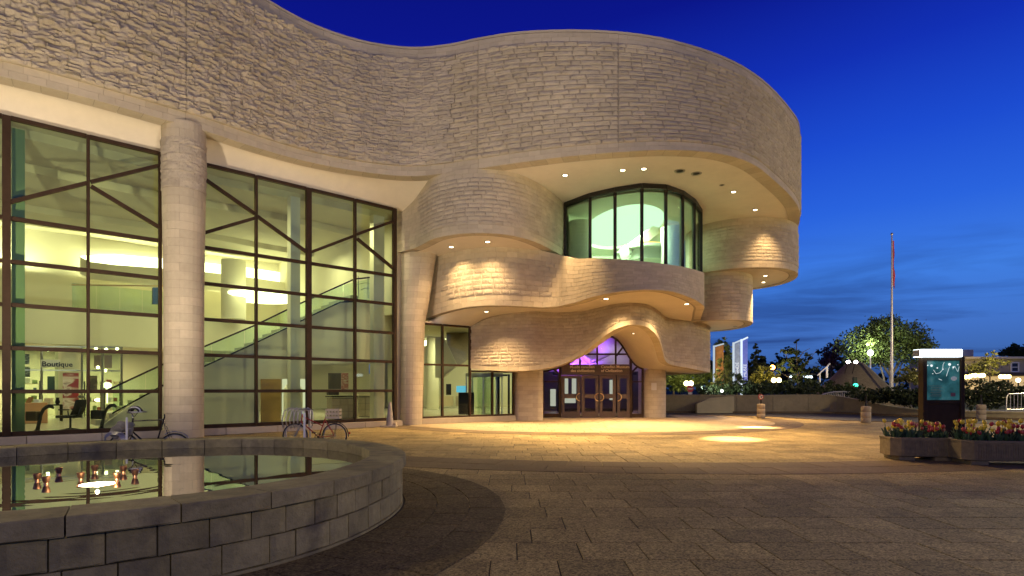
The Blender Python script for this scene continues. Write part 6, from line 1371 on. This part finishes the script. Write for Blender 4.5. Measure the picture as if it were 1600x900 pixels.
# traffic light
p = P(1335, 602, 46); e = empty('traffic_light', (p.x, p.y, 0), 'traffic light showing green in front of the mound', 'traffic light'); mb = MB(); mb.tube([(0,0,0),(0,0,p.z+.4)], .06, 8); mb.bbox((0,-.05,p.z+.18), (.34,.2,.95), .03); mb.build('housing', M['dark'], e, local=True)
mb = MB(); mb.sphere((0,-.16,p.z), .18, 12, 8, (1.1,.4,.8)); mb.build('green_lens', emis('green_lens', (.05,1.0,.55), 5), e, local=True)
point('green_glow', (p.x, p.y-.5, p.z), 12, (.1,1,.6), .1)
# no-entry sign
p = P(1078.5, 607.5, 41.5); e = empty('no_entry_sign', (p.x, p.y, 0), 'round red no-entry sign with a white bar near the entrance pillar', 'sign'); mb = MB(); mb.tube([(0,.03,0),(0,.03,p.z+.2)], .03, 8); mb.build('post', M['steel'], e, local=True)
mb = MB(); disc(mb, .24, 0, .02, c=(0, p.z)); mb.build('plate', mat('no_entry_red', (.50,.02,.03), .4), e, local=True)
mb = MB(); mb.box((0,-.015,p.z), (.34,.012,.08)); mb.build('bar', M['sign_white'], e, local=True)
mb = MB(); mb.bbox((0,.0,p.z-.33), (.3,.02,.14), .004); mb.build('supplement_plate', M['sign_white'], e, local=True)
# banners
def banner(u0, u1, vtop, vbot, Y, label, face, word, st, ang_=.0):
    a, b = P(u0, vtop, Y), P(u1, vtop, Y); zb = zat(vbot, Y); e = empty('banner_sign', (a.x, Y, 0), label, 'banner', 'tall banners behind the low wall'); w = b.x-a.x; rise = .22
    frame = emis('banner_edge_light', (.78,.90,1.0), st)
    mb = MB(); mb.bbox((.06,0,a.z/2), (.14,.14,a.z), .01); mb.build('lit_post', frame, e, local=True)
    mb = MB(); mb.beam((.13,0,a.z-.06), (w,0,a.z-.06+rise), .10, .12); mb.build('lit_top_bar', frame, e, local=True)
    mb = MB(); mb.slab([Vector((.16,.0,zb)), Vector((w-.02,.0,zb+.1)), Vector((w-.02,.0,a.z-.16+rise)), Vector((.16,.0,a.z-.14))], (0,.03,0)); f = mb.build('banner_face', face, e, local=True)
    if word:
        c = bpy.data.curves.new('lettering', 'FONT'); c.body = word; c.size = w*.62; c.extrude = .005; o = bpy.data.objects.new('tmp_text', c); C.objects.link(o); dg = bpy.context.evaluated_depsgraph_get(); me = bpy.data.meshes.new_from_object(o.evaluated_get(dg)); bpy.data.objects.remove(o)
        me.transform(Matrix.Translation((w*.78, -.02, zb+.6)) @ Matrix.Rotation(PI/2, 4, 'X') @ Matrix.Rotation(PI/2, 4, 'Z')); me.materials.append(emis('banner_letters', (.9,.95,1.0), .9)); link('lettering', me, f, True)
    return e
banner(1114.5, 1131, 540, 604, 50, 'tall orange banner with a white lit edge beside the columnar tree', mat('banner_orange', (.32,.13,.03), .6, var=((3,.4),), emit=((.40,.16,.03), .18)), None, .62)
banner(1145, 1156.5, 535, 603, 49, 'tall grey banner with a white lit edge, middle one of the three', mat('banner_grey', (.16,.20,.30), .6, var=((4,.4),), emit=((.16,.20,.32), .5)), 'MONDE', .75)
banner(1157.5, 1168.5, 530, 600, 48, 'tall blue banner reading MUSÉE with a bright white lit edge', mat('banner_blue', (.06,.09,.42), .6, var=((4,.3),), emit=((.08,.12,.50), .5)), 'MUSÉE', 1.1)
# flagpole with its furled flag
YF = 50.0; p = P(1393.5, 367, YF); e = empty('flagpole', (p.x, YF, 0), 'tall slender flagpole with a limp red flag against the dusk sky', 'flagpole'); mb = MB(); mb.tube([(0,0,-.1),(0,0,p.z)], [.14,.06], 10); mb.lathe([(.09,p.z),(.12,p.z+.06),(.08,p.z+.16),(.01,p.z+.2)], (0,0,0), 10); mb.build('pole', mat('pole_grey', (.42,.40,.40), .4, .3), e, local=True, smooth=40)
fz = zat(376, YF); mb = MB(); rows = []
for k in range(14):
    z = fz-k*.30; wv = [.07, .13+.03*math.sin(k*.9), .09+.05*math.sin(k*.5+1), .22+.05*math.sin(k*.8)]; rows.append([Vector((wv[0], 0, z)), Vector((wv[1], -.10+.04*math.sin(k), z-.03)), Vector((wv[2]+.05, .08, z-.06)), Vector((wv[3]*(.7+.03*k), -.03+.05*math.sin(k*1.3), z-.10-.02*k))])
mb.loft(rows); mb.build('flag', mat('flag_red', (.34,.04,.07), .7), e, local=True, smooth=True)
# railing on the low wall and crowd barrier
rl = empty('arched_railing', P(1300,620,39.3), 'pale arched metal railing on the low wall in front of the mound', 'railing'); mb = MB(); YR = 39.3
mb.tube([P(u, v, YR) for u, v in ((1281,618.5),(1290,614.8),(1303,612.3),(1316,611.8),(1328,612.3))], .04, 6); mb.build('top_rail', M['hoop'], rl)
mb = MB(); mb.tube([P(u, v, YR) for u, v in ((1281,619.5),(1295,621),(1310,623),(1324,624))], .03, 6); mb.build('bottom_rail', M['hoop'], rl)
for k in range(15):
    u = 1284+k*3.0; t_ = np.interp(u, (1281,1290,1303,1316,1328), (618.5,614.8,612.3,611.8,612.3)); b_ = np.interp(u, (1281,1295,1310,1324), (619.5,621,623,624)); mb = MB(); mb.tube([P(u, t_, YR), P(u-1, b_, YR)], .016, 5); mb.build('baluster', M['hoop'], rl)
for u in (1282, 1292, 1302, 1312): mb = MB(); mb.tube([P(u, 620, YR), P(u, 628, YR)], .03, 5); mb.build('support', M['hoop'], rl)
br = empty('crowd_barrier', P(1590,640,32), 'galvanised crowd barrier standing behind the low wall at the right edge', 'barrier'); YB_ = 33.0
mb = MB(); mb.tube([P(1572,645,YB_), P(1573,620,YB_), P(1576,615.5,YB_), P(1640,614,YB_)], .03, 8); mb.tube([P(1572,640,YB_), P(1640,640,YB_)], .03, 8); mb.build('barrier_frame', M['hoop'], br, smooth=40)
for k in range(10): u = 1579+k*5.6; mb = MB(); mb.tube([P(u, 615.5, YB_), P(u, 640, YB_)], .015, 6); mb.build('bar', M['hoop'], br)
# pale house with lit shop front
YH = 78.0; hx0 = PX(1500, YH); hx1 = PX(1690, YH); hz = zat(561, YH); HS = empty('house', ((hx0+hx1)/2, YH, 0), 'pale two storey house with lit shop front behind the shrubs at right', 'house')
M['siding'] = mat('pale_siding', (.42,.36,.24), .8, var=((.5,.1),))
mb = MB(); mb.bbox(((hx0+hx1)/2, YH+5, hz/2), (hx1-hx0, 10, hz), .02); mb.build('house_wall', M['siding'], HS)
for k in range(9): mb = MB(); mb.box(((hx0+hx1)/2, YH-.03, zat(583,YH)+.3+k*.22), (hx1-hx0-.1, .04, .19)); mb.build('siding_board', M['siding'], HS)
mb = MB(); mb.bbox(((hx0+hx1)/2, YH+4.8, hz+.15), (hx1-hx0+.6, 11, .30), .03); mb.build('roof', mat('cream_fascia', (.60,.55,.42), .7), HS)
for u in (1584.5, 1640):
    a, b = P(u-6.5, 566, YH), P(u+6.5, 581.5, YH); mb = MB(); frame_ring(mb, a.x, b.x, b.z, a.z, .14, YH-.12, .14); mb.bbox(((a.x+b.x)/2, YH-.12, (a.z+b.z)/2), (b.x-a.x-.3, .1, .1), .004); w = mb.build('window', M['white'], HS)
    mb = MB(); mb.box(((a.x+b.x)/2, YH-.08, (a.z+b.z)/2), (b.x-a.x-.27, .04, a.z-b.z-.27)); mb.build('sash_glass', mat('dark_window', (.03,.035,.05), .1), w)
mb = MB(); mb.beam((hx0, YH-.9, zat(584.5,YH)), (hx1, YH-.9, zat(584.5,YH)), 1.6, .35); mb.build('awning', mat('dark_awning', (.08,.06,.04), .7), HS)
mb = MB(); mb.box(((hx0+hx1)/2, YH-.04, (zat(588,YH)+.3)/2), (hx1-hx0-1, .05, zat(588,YH)-.3)); mb.build('shop_window', mat('lit_shop', (.5,.38,.2), .4, emit=((1.0,.68,.28), .55)), HS)
for i, (us, v, lb) in enumerate((((1503,1509,1514),589,'row of yellow globe lights under the awning nearest the kiosk'),((1518,1524,1531,1536),586.5,'row of yellow globe lights in the middle of the awning'),((1564,1570,1576),588.5,'row of yellow globe lights under the awning at the right'))):
    p0 = P(us[0], v, 72); e = empty('awning_lights', (p0.x, 72, p0.z), lb, 'lights', 'lights along the shop awning')
    for u in us: p = P(u, v, 72); mb = MB(); mb.sphere((p.x-p0.x, 0, 0), .26, 10, 6); mb.build('globe', emis('awning_globe', (1.0,.74,.22), 12), e, local=True, smooth=True)
    mb = MB(); mb.tube([(0,.1,.3),(P(us[-1],v,72).x-p0.x,.1,.3)], .04, 5); mb.build('rail', M['dark'], e, local=True)
    point('awning_light', (P(us[1], v, 71).x, 71, p0.z), 380, (1,.72,.28), .3)
lamp_post('street_lamp', 1591, 594, 612, 60, 'single bright warm lamp low in front of the pale house', (1.0,.80,.50), 26, 160, .2)
# row of white lights
p0 = P(1236, 589, 62); e = empty('lit_canopy', (p0.x, 62, 0), 'low dark canopy with a row of cold white lights behind the thin tree', 'canopy')
mb = MB(); wdt = P(1270,589,62).x-p0.x; mb.bbox((wdt/2,.6,p0.z+.28), (wdt+.6,1.4,.12), .02); mb.tube([(0,.6,0),(0,.6,p0.z+.22)], .06, 6); mb.tube([(wdt,.6,0),(wdt,.6,p0.z+.22)], .06, 6); mb.build('canopy_roof', M['dark'], e, local=True)
for x, w in ((.25,.85),(1.15,.5),(1.7,.35),(2.1,.4)): mb = MB(); mb.bbox((x,0,.0+p0.z), (w*.8,.2,.2), .03); mb.build('white_lamp', emis('canopy_lamp', (.75,.95,1.0), 7), e, local=True)
point('canopy_light', P(1253, 592, 61), 120, (.8,.95,1), .3)
